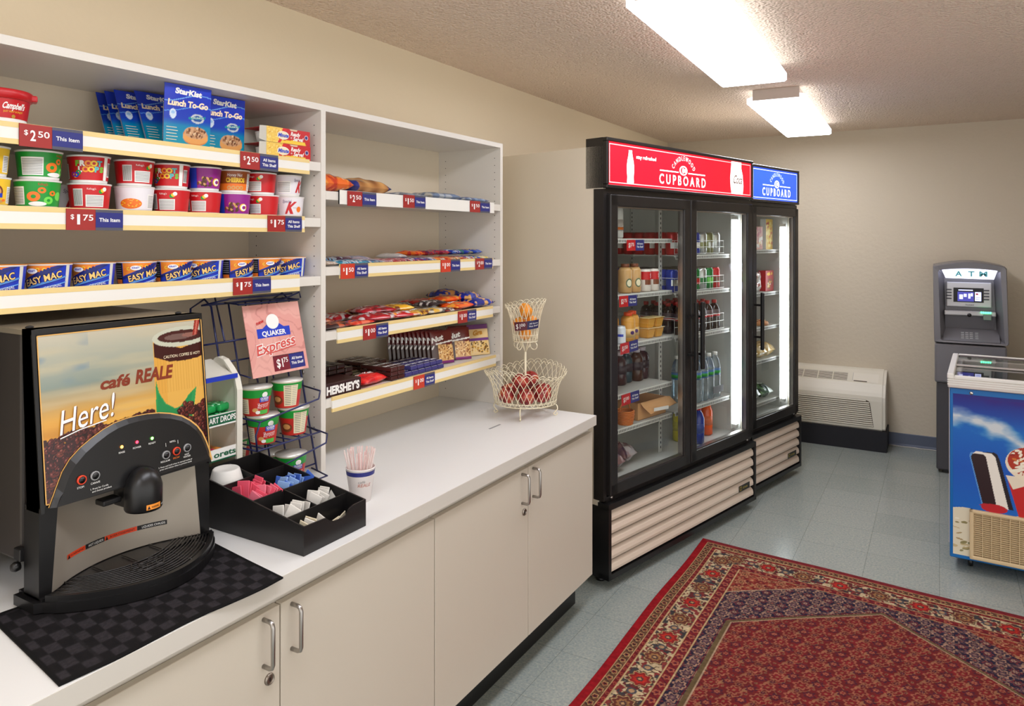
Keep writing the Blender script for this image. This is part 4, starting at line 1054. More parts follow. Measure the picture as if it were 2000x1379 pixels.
# wide cream border with palmettes
m = (d >= .092) & (d < .205); wd_ = .113; q = (d-.092)/wd_-.5; o = np.ones(X_.shape+(3,))*np.array((214, 190, 150), float)
vn = cv.noise(.03, .03, 21, 2); vn2 = cv.noise(.022, .022, 33, 2); vn3 = cv.noise(.018, .018, 35, 2)
o[np.abs(vn-.5) < .035] = (96, 74, 56); o[vn2 > .62] = (140, 58, 56); o[vn2 < .36] = (112, 48, 50); o[vn3 > .64] = (70, 66, 68)
per = .155; k_ = np.floor((along+.03)/per); s_ = ((along+.03)/per) % 1-.5; r_ = np.hypot(s_*per/wd_, q*1.0); th = np.arctan2(q, s_*per/wd_)
rr = .40*(1+.13*np.cos(8*th)); even = (k_ % 2) == 0
o[r_ < rr] = (92, 70, 56); o[(r_ < rr*.88)] = (206, 170, 120); e_ = (r_ < rr*.80)
o[e_ & even] = (150, 42, 44); o[e_ & ~even] = (112, 60, 50); o[(r_ < rr*.55) & even] = (196, 52, 40); o[(r_ < rr*.5) & ~even] = (168, 120, 76); o[r_ < rr*.3] = (88, 60, 60); o[r_ < rr*.14] = (200, 160, 110)
s2 = ((along+.03)/per+.5) % 1-.5; r2 = np.hypot(s2*per/wd_, q); o[r2 < .16] = (84, 84, 90); o[r2 < .09] = (190, 150, 110)
cv.c[m] = o[m]
strip(.070, .092, (128, 38, 42), [(180, 90, 70), (88, 30, 40), (150, 56, 50)], .032)
strip(.034, .070, (116, 78, 56), [(190, 160, 110), (50, 36, 44), (140, 50, 46)], .040)
for a in (.245, .205, .092, .070, .034): cv.c[np.abs(d-a) < .0022] = (206, 178, 128)
band(.0, .034, (150, 40, 46)); m = (dl < .034); cv.c[m] = (160, 26, 34); m = (dt < .022) & (dl > .02); cv.c[m] = (132, 44, 50)
cv.c *= (.86+.28*cv.noise(.012, .012, 77, 2))[..., None]
cv.c = np.clip(cv.c*.86, 0, 255)
def rugmap(x, y):
    dv = RH-y; u = x
    hh = .008+.0015*np.sin(x*9+y*5)*np.cos(y*7)
    return (RX0+u-.004*dv+.004*np.sin(dv*6)*(np.clip(1-u/.3, 0, 1)), RY1-dv-.085*u, hh)
rugmap.vec = True
me = cv.mesh('rug', rugmap, VR)
bump_noise(VR, 500, .5, .0015, 2)
R_ = tag(link_mesh('rug', me), 'red and navy patterned oriental rug with cream floral border on the tiled floor', 'rug')
sd = R_.modifiers.new('thickness', 'SOLIDIFY'); sd.thickness = .006; sd.offset = -1
# ---------------- placemat under the coffee machine ----------------
MXY = [(-1.585, .700), (-1.243, .650), (-1.222, 1.102), (-1.535, 1.150)]
cv = Canvas(1, 1, 150, 110, (14, 12, 14)); gu = cv.X*19.; gv = cv.Y*9.5
chk = ((np.floor(gu)+np.floor(gv)) % 2) == 0; cv.c[chk] = (38, 35, 38); cv.c[(gu % 3.0) < .22] = (24, 22, 24)
cv.c[(gv % 1) < .08] = (20, 18, 20); ed = (cv.X < .02) | (cv.X > .98) | (cv.Y < .03) | (cv.Y > .97); cv.c[ed] = (10, 9, 10); cv.c *= (.8+.5*cv.noise(.01, .01, 5, 2))[..., None]
def matmap(x, y, o=0):
    u = x; v = y     # u along the edge, v from front (0) to back (1)
    a, b, c, d = MXY[1], MXY[2], MXY[3], MXY[0]
    X = (a[0]*(1-u)+b[0]*u)*(1-v)+(d[0]*(1-u)+c[0]*u)*v; Y = (a[1]*(1-u)+b[1]*u)*(1-v)+(d[1]*(1-u)+c[1]*u)*v
    X = X+.004*np.sin(u*9)*(1-v)
    return (X, Y, CZ+.0035+np.maximum(0, .0012*np.sin(u*14+v*4)*(1-v)))
matmap.vec = True
vm = vcol_mat('woven_placemat', .85, spec=.2); me = cv.mesh('placemat', matmap, vm); bump_noise(vm, 700, .4, .001, 2)
o = tag(link_mesh('placemat', me), 'black checkered woven placemat under the coffee machine', 'placemat')
sd = o.modifiers.new('thickness', 'SOLIDIFY'); sd.thickness = .003; sd.offset = -1

# ---------------- coffee machine ----------------
CM = thing('coffee_machine', 'black hot coffee dispenser with sunset picture front and steel drip area, on the placemat', 'coffee machine', (-1.515, .757, CZ+.006), PI/2)
MW = .385; MH = .548
def ln(z): return .105*max(0, z-.20)
side_m = mat('machine_side', (52, 46, 42), .42); topm = mat('machine_top', (150, 138, 118), .35, .4)
mb = MB(); mb.bbox(.004, MW-.004, .078, .46, .075, MH-.006, side_m, .006); mb.build('side_housing', CM)
MB().prism([(.052, MH-.012), (.052, MH-.002), (.46, MH+.001), (.46, MH-.012)], .0, MW, topm, 'x').build('top_cover', CM)
# front shell: leaning picture frame, columns and base
mb = MB()
def lbox(x0, x1, z0, z1, y0, y1, m):
    v = [(x0, y0+ln(z0), z0), (x1, y0+ln(z0), z0), (x1, y1+ln(z0)*.5, z0), (x0, y1+ln(z0)*.5, z0), (x0, y0+ln(z1), z1), (x1, y0+ln(z1), z1), (x1, y1+ln(z1)*.5, z1), (x0, y1+ln(z1)*.5, z1)]
    mb.add(v, [(0, 3, 2, 1), (4, 5, 6, 7), (0, 1, 5, 4), (1, 2, 6, 5), (2, 3, 7, 6), (3, 0, 4, 7)], m)
lbox(0, MW, .20, MH, .0, .05, black_pl); lbox(0, MW, MH-.010, MH, -.004, .05, black_pl); lbox(0, .007, .19, MH, -.004, .05, black_pl); lbox(MW-.007, MW, .19, MH, -.004, .05, black_pl)
mb.prism([(.0, 0), (.022, 0), (.036, .20), (.0, .20)], .004, .06, black_pl, 'y'); mb.prism([(MW, 0), (MW-.022, 0), (MW-.040, .20), (MW, .20)], .004, .06, black_pl, 'y')
mb.build('front_shell', CM)
def adj(Y, z): return Y*(1.515+.105*max(0, z-CZ-.20))/1.515-.757, z-CZ-.006
arch = [adj(*p) for p in [(.771, 1.012), (.778, 1.030), (.784, 1.046), (.796, 1.075), (.81, 1.095), (.831, 1.113), (.854, 1.127), (.878, 1.139), (.901, 1.147), (.926, 1.151), (.951, 1.152), (.977, 1.151), (1.003, 1.148), (1.031, 1.141), (1.059, 1.13), (1.080, 1.116), (1.098, 1.1), (1.112, 1.081), (1.122, 1.06), (1.130, 1.040), (1.136, 1.019), (1.137, 1.012)]]
gx0, gz0, gx1, gz1 = .0095, .206, .3765, .5345
cv = Canvas(gx1-gx0, gz1-gz0, 250, 225); gw, gh = cv.w, cv.h
cv.vgrad([(0, (120, 66, 34)), (.22, (176, 104, 44)), (.34, (224, 160, 70)), (.48, (228, 178, 96)), (.58, (196, 168, 120)), (.68, (150, 160, 150)), (.80, (176, 180, 166)), (1, (212, 204, 184))])
n = cv.noise(.30, .035, 3, 4); cl = np.clip((n-.50)*5, 0, 1)*np.clip(cv.Y/gh*2.2-.2, 0, 1); cv.c = cv.c*(1-.55*cl[..., None])+np.array((214, 200, 170))*.55*cl[..., None]
n = cv.noise(.25, .02, 8, 4); cl = np.clip((n-.52)*6, 0, 1)*np.clip(1-np.abs(cv.Y/gh-.38)*4, 0, 1); cv.c = cv.c*(1-.6*cl[..., None])+np.array((246, 196, 104))*.6*cl[..., None]
cl = np.clip((cv.noise(.2, .03, 12, 3)-.5)*6, 0, 1)*np.clip(1-np.abs(cv.Y/gh-.28)*6, 0, 1)*(cv.X < .14); cv.c = cv.c*(1-.5*cl[..., None])+np.array((70, 40, 20))*.5*cl[..., None]
cl = np.clip((cv.noise(.12, .05, 15, 3)-.52)*7, 0, 1)*np.clip(1-np.abs(cv.Y/gh-.82)*5, 0, 1)*(cv.X < .1); cv.c = cv.c*(1-.6*cl[..., None])+np.array((110, 140, 168))*.6*cl[..., None]
# paper cup with pouring coffee
def g2(Y, z): a, b = adj(Y, z); return (a-gx0, b-gz0)
cu = [g2(*p) for p in [(.990, 1.318), (.998, 1.150), (1.03, 1.10), (1.10, 1.09), (1.128, 1.16), (1.132, 1.305)]]
cv.poly(cu, (228, 178, 96)); cv.poly([(a*1.0+(.03 if i in (0, 1) else 0), b) for i, (a, b) in enumerate(cu)], (236, 196, 120), .5)
cv.fill(cv.inpoly(cu) & (np.sin(cv.X*900) > .3) & (cv.Y > .17), (206, 158, 84), .35)
cv.poly([g2(*p) for p in [(.992, 1.305), (.994, 1.272), (1.03, 1.258), (1.07, 1.255), (1.105, 1.258), (1.131, 1.268), (1.132, 1.30), (1.06, 1.285)]], (58, 18, 20))
a, b = g2(1.062, 1.312); cv.ell(a, b, .075, .023, (214, 214, 196)); cv.ell(a, b+.001, .062, .014, (70, 36, 34)); cv.ell(a-.01, b, .035, .007, (120, 96, 90)); cv.ell(a+.02, b+.002, .02, .005, (150, 110, 100))
cv.poly([(a+.028, b), (a+.04, b), (a+.052, gh), (a+.036, gh)], (150, 60, 52)); cv.poly([(a+.033, b), (a+.037, b), (a+.046, gh), (a+.041, gh)], (200, 120, 106))
cv.poly([g2(*p) for p in [(.997, 1.222), (1.006, 1.19), (1.022, 1.165), (1.045, 1.150), (1.06, 1.152), (1.08, 1.175), (1.10, 1.190), (1.096, 1.155), (1.085, 1.10), (.999, 1.12)]], (60, 150, 90))
cv.poly([g2(*p) for p in [(1.003, 1.19), (1.020, 1.163), (1.045, 1.149), (1.055, 1.15), (1.09, 1.18), (1.08, 1.12), (1.0, 1.13)]], (30, 120, 76), .4)
r = random.Random(5)
def beans(x0, x1, y0, fn, k):
    for _ in range(k):
        x = r.uniform(x0, x1); y = fn(x)*r.random()+y0
        th = r.uniform(0, PI); c_ = r.choice([(74, 26, 28), (96, 40, 36), (58, 20, 24), (110, 56, 46)]); cv.ell(x, y, .0085, .0058, (30, 8, 10), th); cv.ell(x, y+.0005, .0072, .0046, c_, th); cv.ell(x+.002, y+.001, .0032, .0009, (40, 12, 14), th); cv.ell(x-.002, y+.0022, .0022, .001, (190, 130, 120), th, .7)
beans(0, .115, 0, lambda x: .118+.12*x, 560); beans(.10, .235, .09, lambda x: .030+.075*(x-.10)*1.6, 260); beans(.30, .367, .0, lambda x: .135, 230)
A_ = [(x-gx0, z-gz0) for x, z in arch]
below = cv.Y < np.interp(cv.X, [p[0] for p in A_], [p[1] for p in A_]); below &= (cv.X > A_[0][0]) & (cv.X < A_[-1][0])
cv.keep &= ~below
g_ = cv.c.mean(2, keepdims=True); cv.c = np.clip((g_+(cv.c-g_)*1.28)*.88, 0, 255)
GRm = vcol_mat('machine_picture', .25, coat=.2)
gp = cv.build('picture_panel', lambda x, z, o: (gx0+x, ln(gz0+z)-.0045, gz0+z), GRm, CM)
def fm(y): return lambda x, z, o: (x, ln(z)+y-o, z)
A = Art(); gold = mat('gold_line', (222, 170, 92), .4)
A.line([(x, z) for x, z in arch], .0035, gold)
for (p, q) in (((gx0, gz0), (gx0, gz1)), ((gx0, gz1), (gx1, gz1)), ((gx1, gz1), (gx1, gz0)), ((gx0, gz0), (arch[0][0], gz0)), ((gx1, gz0), (arch[-1][0], gz0))): A.line([p, q], .0022, gold)
rb = mat('ink_rust', (128, 46, 18), .4)
a, b = adj(.871, 1.222); a2, _ = adj(1.036, 1.222)
A.text('café', a, b, .024, rb, 'l', w=.066, shear=.25, bold=.035); A.text('REALE', a2, b, .028, rb, 'r', w=.088, shear=.2, bold=.04)
a, b = adj(.790, 1.146)
A.text('Here!', a+.002, b-.0015, .048, mat('ink_shadow_brown', (96, 44, 28), .5), 'l', w=.112, shear=.3, rot=.16, bold=.0); A.text('Here!', a, b, .048, W, 'l', w=.112, shear=.3, rot=.16, bold=.0)
A.line([(a, b-.006), (a+.04, b+.004), (a+.095, b+.012)], .0022, W)
a, b = adj(1.062, 1.266); A.text('CAUTION: COFFEE IS HOT!', a, b, .0065, CRM, w=.094, shear=.1)
A.build('lettering', fm(-.0048), gp, eps=.0003)
# black control fascia under the arch
mb = MB(); ft = [(x, z) for x, z in arch]; nA = len(ft)
v = [(x, ln(z)-.008, z) for x, z in ft]+[(x, ln(z)+.02, z) for x, z in ft]+[(.31*MW*0+x*.955+.009, ln(z-.01)-.016, z-.010 if z > .22 else z) for x, z in ft]
f = [(i, i+1, nA+i+1, nA+i) for i in range(nA-1)]+[(i+1, i, 2*nA+i, 2*nA+i+1) for i in range(nA-1)]
f.append(tuple(range(2*nA, 3*nA))[::-1]); mb.add(v, f, black_pl)
mb.build('control_fascia', CM)
A = Art()
for (Y, z, c) in ((.911, 1.097, 'led_amber'), (.945, 1.099, 'led_red'), (.98, 1.099, 'led_green')):
    col_ = {'led_amber': (255, 160, 60), 'led_red': (255, 40, 60), 'led_green': (120, 255, 90)}[c]
    a, b = adj(Y, z); A.ell(a, b, .0032, .0032, mat(c, col_, .3, emit=col_, es=6))
for Y, z, s_ in ((.911, 1.084, 'RINSE'), (.945, 1.086, 'POWER'), (.98, 1.087, 'READY'), (.825, 1.036, 'STOP!'), (.855, 1.037, 'CARAFE'), (1.012, 1.040, 'REGULAR'), (1.066, 1.042, 'HOT'), (1.066, 1.037, 'WATER'), (1.030, 1.079, 'REFILL')):
    a, b = adj(Y, z); A.text(s_, a, b, .0038, W)
a, b = adj(1.039, 1.041); A.text('DECAF', a, b, .0038, ORG)
a, b = adj(.845, 1.026); A.text('1. Press for Carafe', a, b, .0035, W, 'l'); A.text('and choose product', a+.003, b-.0055, .0035, W, 'l')
a, b = adj(.995, 1.029); A.text('2. Press and hold when in manual mode or', a, b, .0033, W, 'l', w=.085); A.text('press and release when in portion mode', a+.003, b-.005, .0033, W, 'l', w=.08)
for x0_ in (1.013, 1.043):
    a, b = adj(x0_, 1.073); A.line([(a, b), (a, b+.008)], .0008, W)
ringr = mat('ring_orange', (230, 70, 40), .35); ringw = mat('ring_grey', (150, 150, 150), .3)
fas = lambda x, z, o: (x, ln(z)-.0175-o, z)
A.build('control_print', fas, CM, eps=.0003)
for Y, z, m_ in ((.827, 1.052, ringr), (.854, 1.053, ringw), (1.013, 1.055, ringw), (1.039, 1.057, ringr), (1.066, 1.058, ringw)):
    a, b = adj(Y, z); Mx = Matrix.Translation((a, ln(b)-.016, b)) @ Matrix.Rotation(PI/2, 4, 'X')
    MB().lathe([(.0095, 0), (.0095, .004), (.0075, .005), (.007, .003)], m_, 20, M=Mx).lathe([(.0068, 0), (.0065, .005), (0, .006)], black_pl, 18, M=Mx).build('push_button', CM)
# steel niche
mb = MB(); n_ = 28; v = []
for i in range(n_+1):
    t_ = i/n_; x = .036+(.345-.036)*t_; y = .004+.060*math.sin(PI*t_)**.7
    for z in (.026, .212): v.append((x-(.012 if i == 0 else 0)*(z < .1)+(.016 if i == n_ else 0)*(z < .1), y, z))
mb.add(v, [(2*i, 2*i+2, 2*i+3, 2*i+1) for i in range(n_)], mat('brushed_panel', (176, 166, 152), .5, .5), True)
nb = mb.build('steel_backsplash', CM)
def nm(x, z, o):
    t_ = (x-.036)/.309; return (x, .004+.060*math.sin(PI*max(.001, min(.999, t_)))**.7-o-.0006, z+(x-.08)*-.02)
A = Art(); s0 = .068
for (x0_, w_, m1, st, m2) in ((s0, .048, mat('sticker_orange', (225, 70, 30), .4), 'WARNING', K), (s0+.049, .046, K, 'HOT LIQUIDS', W), (s0+.096, .072, MATS['sticker_orange'], 'AVERTISSEMENT', K), (s0+.169, .060, K, 'LIQUIDES CHAUDS', W)):
    A.rect(x0_, x0_+w_, .068, .078, m1); A.text(st, x0_+w_*.55, .0705, .005, m2, w=w_*.78)
    if m2 is K: A.poly([(x0_+.001, .0685), (x0_+.008, .0685), (x0_+.0045, .0775)], K)
A.build('warning_strip', nm, nb, cut=.006, eps=.0003)
# dispensing spout
mb = MB(); prof_ = [(.0, .236), (.012, .234), (.024, .226), (.033, .212), (.038, .195), (.038, .150), (.036, .146), (.030, .146)]
mb.lathe([(a, b) for a, b in prof_][::-1], black_pl, 26, .195, -.030); mb.bbox(.163, .227, -.03, .03, .152, .200, black_pl, .004); mb.bbox(.118, .158, -.012, .02, .168, .180, black_pl, .003)
sp = mb.build('spout', CM)
Art().rect(-.022, .010, .152, .163, mat('sticker_amber', (245, 150, 50), .4)).text('WARNING', -.003, .1545, .005, K, w=.018).poly([(-.020, .1535), (-.014, .1535), (-.017, .1610)], K).text('HOT LIQUIDS', .024, .1545, .0035, W, w=.022).build('warning_sticker', lambda x, z, o: (.195+(.0385+o)*math.sin(x/.0385+.15), -.030-(.0385+o)*math.cos(x/.0385+.15), z), sp, cut=.003)
# base, tray and grid
def bow(t_, e=0): return (.004-e+(MW-.008+2*e)*t_, -.010-(.125+e)*math.sin(PI*t_)**.75)
N_ = 30
ol = [bow(i/N_, .004) for i in range(N_+1)]
mb = MB(); mb.prism([(-.012, .075), (-.012, .0)]+ol+[(MW+.010, .0), (MW+.010, .075)], .0, .020, black_pl, 'z')
rim_ = [bow(i/N_) for i in range(N_+1)]; ri2 = [bow(i/N_, -.010) for i in range(N_+1)]
v = []; f = []
for (a, b) in zip(rim_, ri2): v += [(a[0], a[1], .0195), (a[0], a[1], .032), (b[0], b[1], .032), (b[0], b[1], .0195)]
for i in range(N_): f += [(4*i, 4*i+4, 4*i+5, 4*i+1), (4*i+1, 4*i+5, 4*i+6, 4*i+2), (4*i+2, 4*i+6, 4*i+7, 4*i+3)]
mb.add(v, f, black_pl, False); mb.box(0, MW, -.005, .08, .018, .024, black_pl); mb.build('drip_tray', CM)
mb = MB()
for k in range(12):
    e = .012+k*.0095; pts = []
    for i in range(N_+1):
        t_ = i/N_; x = .008+(MW-.016)*t_; y = -.010-(.125)*math.sin(PI*t_)**.75+e
        if y < .05*math.sin(PI*t_) and .012 < x < MW-.012: pts.append((x, y, .0285))
    if len(pts) > 2: mb.tube(pts, .0017, black_st, 6)
for x in (.06, .13, .195, .26, .33): mb.tube([(x, -.01-.118*math.sin(PI*(x/MW))**.75, .027), (x, .05, .027)], .0015, black_st, 6)
for rr in (.016, .03): mb.tube([(.195+rr*1.3*math.cos(a_), -.045+rr*math.sin(a_), .0295) for a_ in [2*PI*i/6 for i in range(6)]], .0018, black_st, 6, True)
for i in range(6): mb.tube([(.195+.008*math.cos(PI/3*i), -.045+.006*math.sin(PI/3*i), .0295), (.195+.039*math.cos(PI/3*i), -.045+.03*math.sin(PI/3*i), .0295)], .0015, black_st, 6)
mb.build('drip_grid', CM)
for x in (.04, MW-.04): MB().lathe([(.014, 0), (.012, .075)], black_pl, 12, x, .40).build('rear_foot', CM)
mb = MB().bbox(-.008, .004, .060, .085, .085, .110, black_pl, .002); mb.lathe([(0, 0), (.009, 0), (.010, .008), (.007, .014), (0, .014)], black_pl, 14, M=Matrix.Translation((-.003, .072, .075)) @ Matrix.Rotation(-PI/2, 4, 'Y')); mb.build('door_latch', CM)
for x in (.02, MW-.03): MB().ball((x, .08, MH+.001), .006, black_pl, 1.4, 1, .6, 10).build('hinge_cap', CM)

# ---------------- condiment organizer ----------------
OX, OY = -1.266, 1.204
obl = mat('black_acrylic', (26, 24, 24), .35); OG = thing('condiment_organizer', 'black acrylic condiment organizer with sloping sides, beside the coffee machine', 'organizer', (OX, OY, CZ+.0005), PI/2)
ow, od = .211, .397; th_ = .004
def oz(y): return .068+.158*y
mb = MB(); 
for x0_ in (0, ow-th_): mb.prism([(0, 0), (od, 0), (od, oz(od)), (.012, oz(0)+.002), (0, oz(0))], x0_, x0_+th_, obl, 'x')
mb.box(th_, ow-th_, od-th_, od, 0, oz(od), obl); mb.box(th_, ow-th_, th_, od-th_, 0, .004, obl)
fr_ = [(th_, 0), (ow-th_, 0), (ow-th_, .068), (.165, .067), (.150, .062), (.140, .050), (.128, .047), (.100, .049), (.085, .055), (.070, .066), (th_, .068)]
mb.prism(fr_, 0, th_, obl, 'y'); mb.build('case', OG)
DY = [.062, .180, .292]
for y in DY: MB().box(th_, ow-th_, y, y+.003, .004, oz(y)-.003, obl).build('divider', OG)
MB().prism([(DY[0]+.003, .004), (od-th_, .004), (od-th_, oz(od)-.004), (DY[0]+.003, oz(DY[0])-.004)], ow/2-.0015, ow/2+.0015, obl, 'x').build('divider', OG)
def opos(x, y, z): return (OX-y, OY+x, CZ+.0005+z)
def packet_proto(m, m2, w_=.034, l_=.062, st=None):
    mb = MB(); mb.bbox(-w_/2, w_/2, -.0016, .0016, 0, l_, m, .0012, 1); me = mb.mesh('packet')
    return me
PM = {k: MB().bbox(-.0185, .0185, -.0015, .0015, 0, .060, c, .0012, 1).mesh('packet') for k, c in (('pink', mat('packet_pink', (238, 120, 140), .6)), ('rose', mat('packet_rose', (232, 84, 108), .6)), ('blue', mat('packet_blue', (140, 175, 225), .6)), ('dblue', mat('packet_deep_blue', (60, 100, 190), .6)), ('white', mat('packet_white', (226, 222, 214), .6)), ('cream', mat('packet_cream', (228, 216, 186), .6)))}
for k, me in PM.items():
    for v in me.vertices:
        v.co.y += .0016*math.sin(v.co.z*70)
def packets(kinds, xs, y, z, tilt, n, lab, grp, jit=.004, yj=0):
    r = random.Random(n*7+int(y*1000))
    for i in range(n):
        k = kinds[i % len(kinds)]; o = link_mesh('sweetener_packet', PM[k])
        t_ = i/(n-1) if n > 1 else .5
        o.location = opos(xs[0]+(xs[1]-xs[0])*t_, y+r.uniform(-1, 1)*yj, z+r.uniform(0, jit)); o.rotation_euler = (r.uniform(-.10, .10)+(tilt if i % 2 else tilt*.8), r.uniform(-.35, .35), PI/2+PI/2+r.uniform(-.25, .25))
        tag(o, lab, 'packet', grp)
packets(['pink', 'pink', 'rose'], (.022, .088), .222, .038, .35, 9, 'pink sweetener packet standing in the front-left part of the pink bin', 'pink sweetener packets', .012, .012)
packets(['rose'], (.030, .092), .262, .044, .25, 9, 'deep pink sweetener packet at the back of the pink bin', 'deep pink sweetener packets', .016, .010)
packets(['blue', 'dblue', 'blue'], (.118, .192), .228, .036, .3, 14, 'blue sweetener packet standing in the right bin behind the white ones', 'blue sweetener packets', .016, .016)
packets(['white'], (.02, .085), .110, .018, .35, 7, 'white sugar packet in the left bin in front of the pink ones', 'white sugar packets, left bin', .016, .012)
packets(['white'], (.122, .192), .120, .018, .3, 7, 'white sugar packet in the right bin in front of the blue ones', 'white sugar packets, right bin', .016, .012)
packets(['cream', 'white'], (.02, .075), .034, .004, .1, 4, 'cream paper packet at the left of the front tray', 'cream packets, left of the front tray', .004, .004)
for i, (x, y) in enumerate(((.105, .030), (.135, .036), (.165, .030))):
    o = link_mesh('sweetener_packet', PM['cream']); o.location = opos(x-.03, y, .0075+.0035*i); o.rotation_euler = (0, PI/2-.05, PI/2+.2*i); tag(o, 'cream paper packet lying flat in the front tray of the organizer', 'packet', 'flat cream packets')
t = thing('plastic_tub', 'white plastic tub with domed lid in the rear left bin of the organizer', 'tub', opos(.056, .342, .0045), PI/2)
MB().lathe([(.040, 0), (.043, .01), (.043, .075), (.042, .08)], white_pl, 30).build('tub_body', t); MB().lathe([(.0445, .072), (.0445, .082), (.042, .098), (.034, .128), (.031, .131), (.026, .129), (0, .128)], white_pl, 32).build('lid', t)
Art().rect(-.03, .03, .055, .057, NAVY).rect(-.02, .025, .051, .053, NAVY).build('print_line', cyl(.0433, .0433, .08), t, cut=.005)

# ---------------- cup of stirrers ----------------
SXY = (-1.405, 1.548)
t = thing('paper_cup', 'white paper cup with blue rim band holding stirrers, beside the organizer', 'cup', (*SXY, CZ+.0005), PI/2)
ch = .092; MB().lathe([(.0, 0), (.028, 0), (.0405, ch), (.0418, ch+.0015), (.0405, ch+.003), (.039, ch), (.027, .003), (0, .003)], mat('paper_white', (238, 230, 226), .55), 32).build('cup_body', t)
A = Art().rect(-.13, .13, ch*.82, ch*.95, NAVY).text('café', -.028, ch*.62, .007, GREY, w=.02, shear=.2).text('REALE', -.020, ch*.50, .009, mat('ink_rose_brown', (190, 110, 90), .5), w=.038, shear=.2).line([(.018, .003), (.018, ch*.98)], .0008, mat('cup_seam', (200, 190, 186), .5))
A.build('printed_band', cyl(.0283, .0407, ch, 0, .037), t, cut=.004)
pw_ = mat('stirrer_white', (242, 226, 220), .5); pr_ = mat('stirrer_pink', (214, 120, 116), .5)
def stick(m1, m2):
    mb = MB(); mb.box(-.0012, .0012, -.0009, .0009, 0, .140, m1); mb.box(-.0003, .0003, -.0011, .0011, 0, .1398, m2); return mb.mesh('stick')
sm_ = [stick(pw_, pr_), stick(pw_, pw_), stick(pw_, pr_)]; r = random.Random(4)
for i in range(44):
    a = 2*PI*i/44+r.uniform(-.1, .1); q0 = .018*math.sqrt(r.random()); q1 = .022+.014*r.random(); a2 = a+r.uniform(-.2, .2)
    p0 = Vector((SXY[0]+q0*math.cos(a), SXY[1]+q0*math.sin(a), CZ+.005)); p1 = Vector((SXY[0]+q1*math.cos(a2), SXY[1]+q1*math.sin(a2), CZ+.098))
    d = (p1-p0).normalized(); o = link_mesh('coffee_stirrer', sm_[i % 3]); o.location = p0; o.rotation_mode = 'QUATERNION'; o.rotation_quaternion = d.to_track_quat('Z', 'Y')
    tag(o, 'thin white and pink coffee stirrer in the blue-banded paper cup', 'stirrer', 'coffee stirrers in the paper cup')

# ---------------- mint display ----------------
t = thing('mint_display', 'small white arched plastic display rack of mints, half hidden behind the coffee machine', 'display rack', (-1.67, 1.20, CZ), PI/2)
mw, mh, md = .150, .405, .11; pl = mat('display_white', (232, 228, 214), .4)
sidep = [(0, 0), (md, 0), (md, mh-.02), (md*.85, mh-.005), (md*.6, mh), (.03, mh-.03), (.008, mh-.055), (0, mh-.085)]
for x in (0, mw-.006): MB().prism(sidep, x, x+.006, pl, 'x').build('side_panel', t)
mb = MB(); fl_ = [(-.002, 0), (-.002, mh-.085), (.008, mh-.052), (.03, mh-.028), (.055, mh-.006), (.08, mh)]
for x in (-.008, mw-.012):
    v = []; f = []
    for y, z in fl_: v += [(x, y-.006, z), (x+.018, y-.006, z), (x+.018, y+.002, z-.001), (x, y+.002, z-.001)]
    for i in range(len(fl_)-1): f += [(4*i, 4*i+1, 4*i+5, 4*i+4), (4*i+1, 4*i+2, 4*i+6, 4*i+5), (4*i+3, 4*i, 4*i+4, 4*i+7)]
    mb.add(v, f, pl)
mb.build('front_flange', t)
MB().prism([(.0, mh-.045), (.0, mh-.052), (md, mh-.03), (md, mh-.01)], .006, mw-.006, pl, 'x').box(.006, mw-.006, -.003, .002, mh-.052, mh-.040, BLUE).build('header_shelf', t)
MB().box(.006, mw-.006, md-.004, md, 0, mh-.03, inner_lam).build('back_panel', t)
for k, (z, m1, m2, st, wst) in enumerate(((.236, DGRN, W, 'ART DROPS', .085), (.143, W, DGRN, 'orets', .07), (.03, DGRN, W, 'mints', .07))):
    s_ = MB().box(.006, mw-.006, .0, md-.004, z-.004, z, pl).build('shelf', t)
    Art().rect(0, mw-.012, 0, .032, m1).rect(0, mw-.012, 0, .004, DGRN if k else W).rect(0, mw-.012, .030, .032, W).text(st, mw-.018, .010, .015, m2, 'r', w=wst, bold=.03).build('tray_front', front(-.0015, .006, z-.004), s_)
    MB().box(.006, mw-.006, -.001, .002, z-.004, z+.028, pl).build('tray_lip', s_)
def mint_pack(lab, x, y, z, m1, rz, cat='mint pack'):
    t = thing('mint_pack', lab, cat, (-1.67-y, 1.20+x, CZ+z), PI/2+rz); MB().bbox(-.022, .022, -.03, .03, 0, .02, m1, .006).build('packet_body', t)
    r = random.Random(int(x*999)); mb = MB()
    for _ in range(14): mb.ball((r.uniform(-.017, .017), r.uniform(-.025, .025), .019), .005, r.choice([mat('mint_green', (90, 215, 140), .25), mat('mint_pale', (170, 235, 190), .25)]), 1, 1, .5, 6)
    mb.build('mint_drops', t)
for i, x in enumerate((.030, .078, .124)):
    mint_pack(f'green mint drop pack on the middle shelf, {["left", "middle", "right"][i]} of the front three', x, .040, .2366, mat('pack_green', (40, 170, 90), .3), 0); mint_pack(f'green mint drop pack on the middle shelf, {["left", "middle", "right"][i]} of the stacked ones', x, .060, .2606, MATS['pack_green'], .2)
for i in range(6):
    c_ = [(210, 60, 50), (230, 200, 60), (235, 120, 160), (120, 190, 70), (200, 50, 90), (240, 150, 60)][i]
    nm_ = ['red', 'yellow', 'pink', 'green', 'crimson', 'orange'][i]
    o = MB().lathe([(0, 0), (.009, 0), (.009, .055), (0, .055)], mat('roll_'+nm_, c_, .35), 12).build('candy_roll'); o.location = (-1.67-.02, 1.20+.020+.019*i, CZ+.1525); o.rotation_euler = (0, -PI/2, 0); tag(o, f'{nm_} roll of candy lying on the lower shelf of the mint display', 'candy')

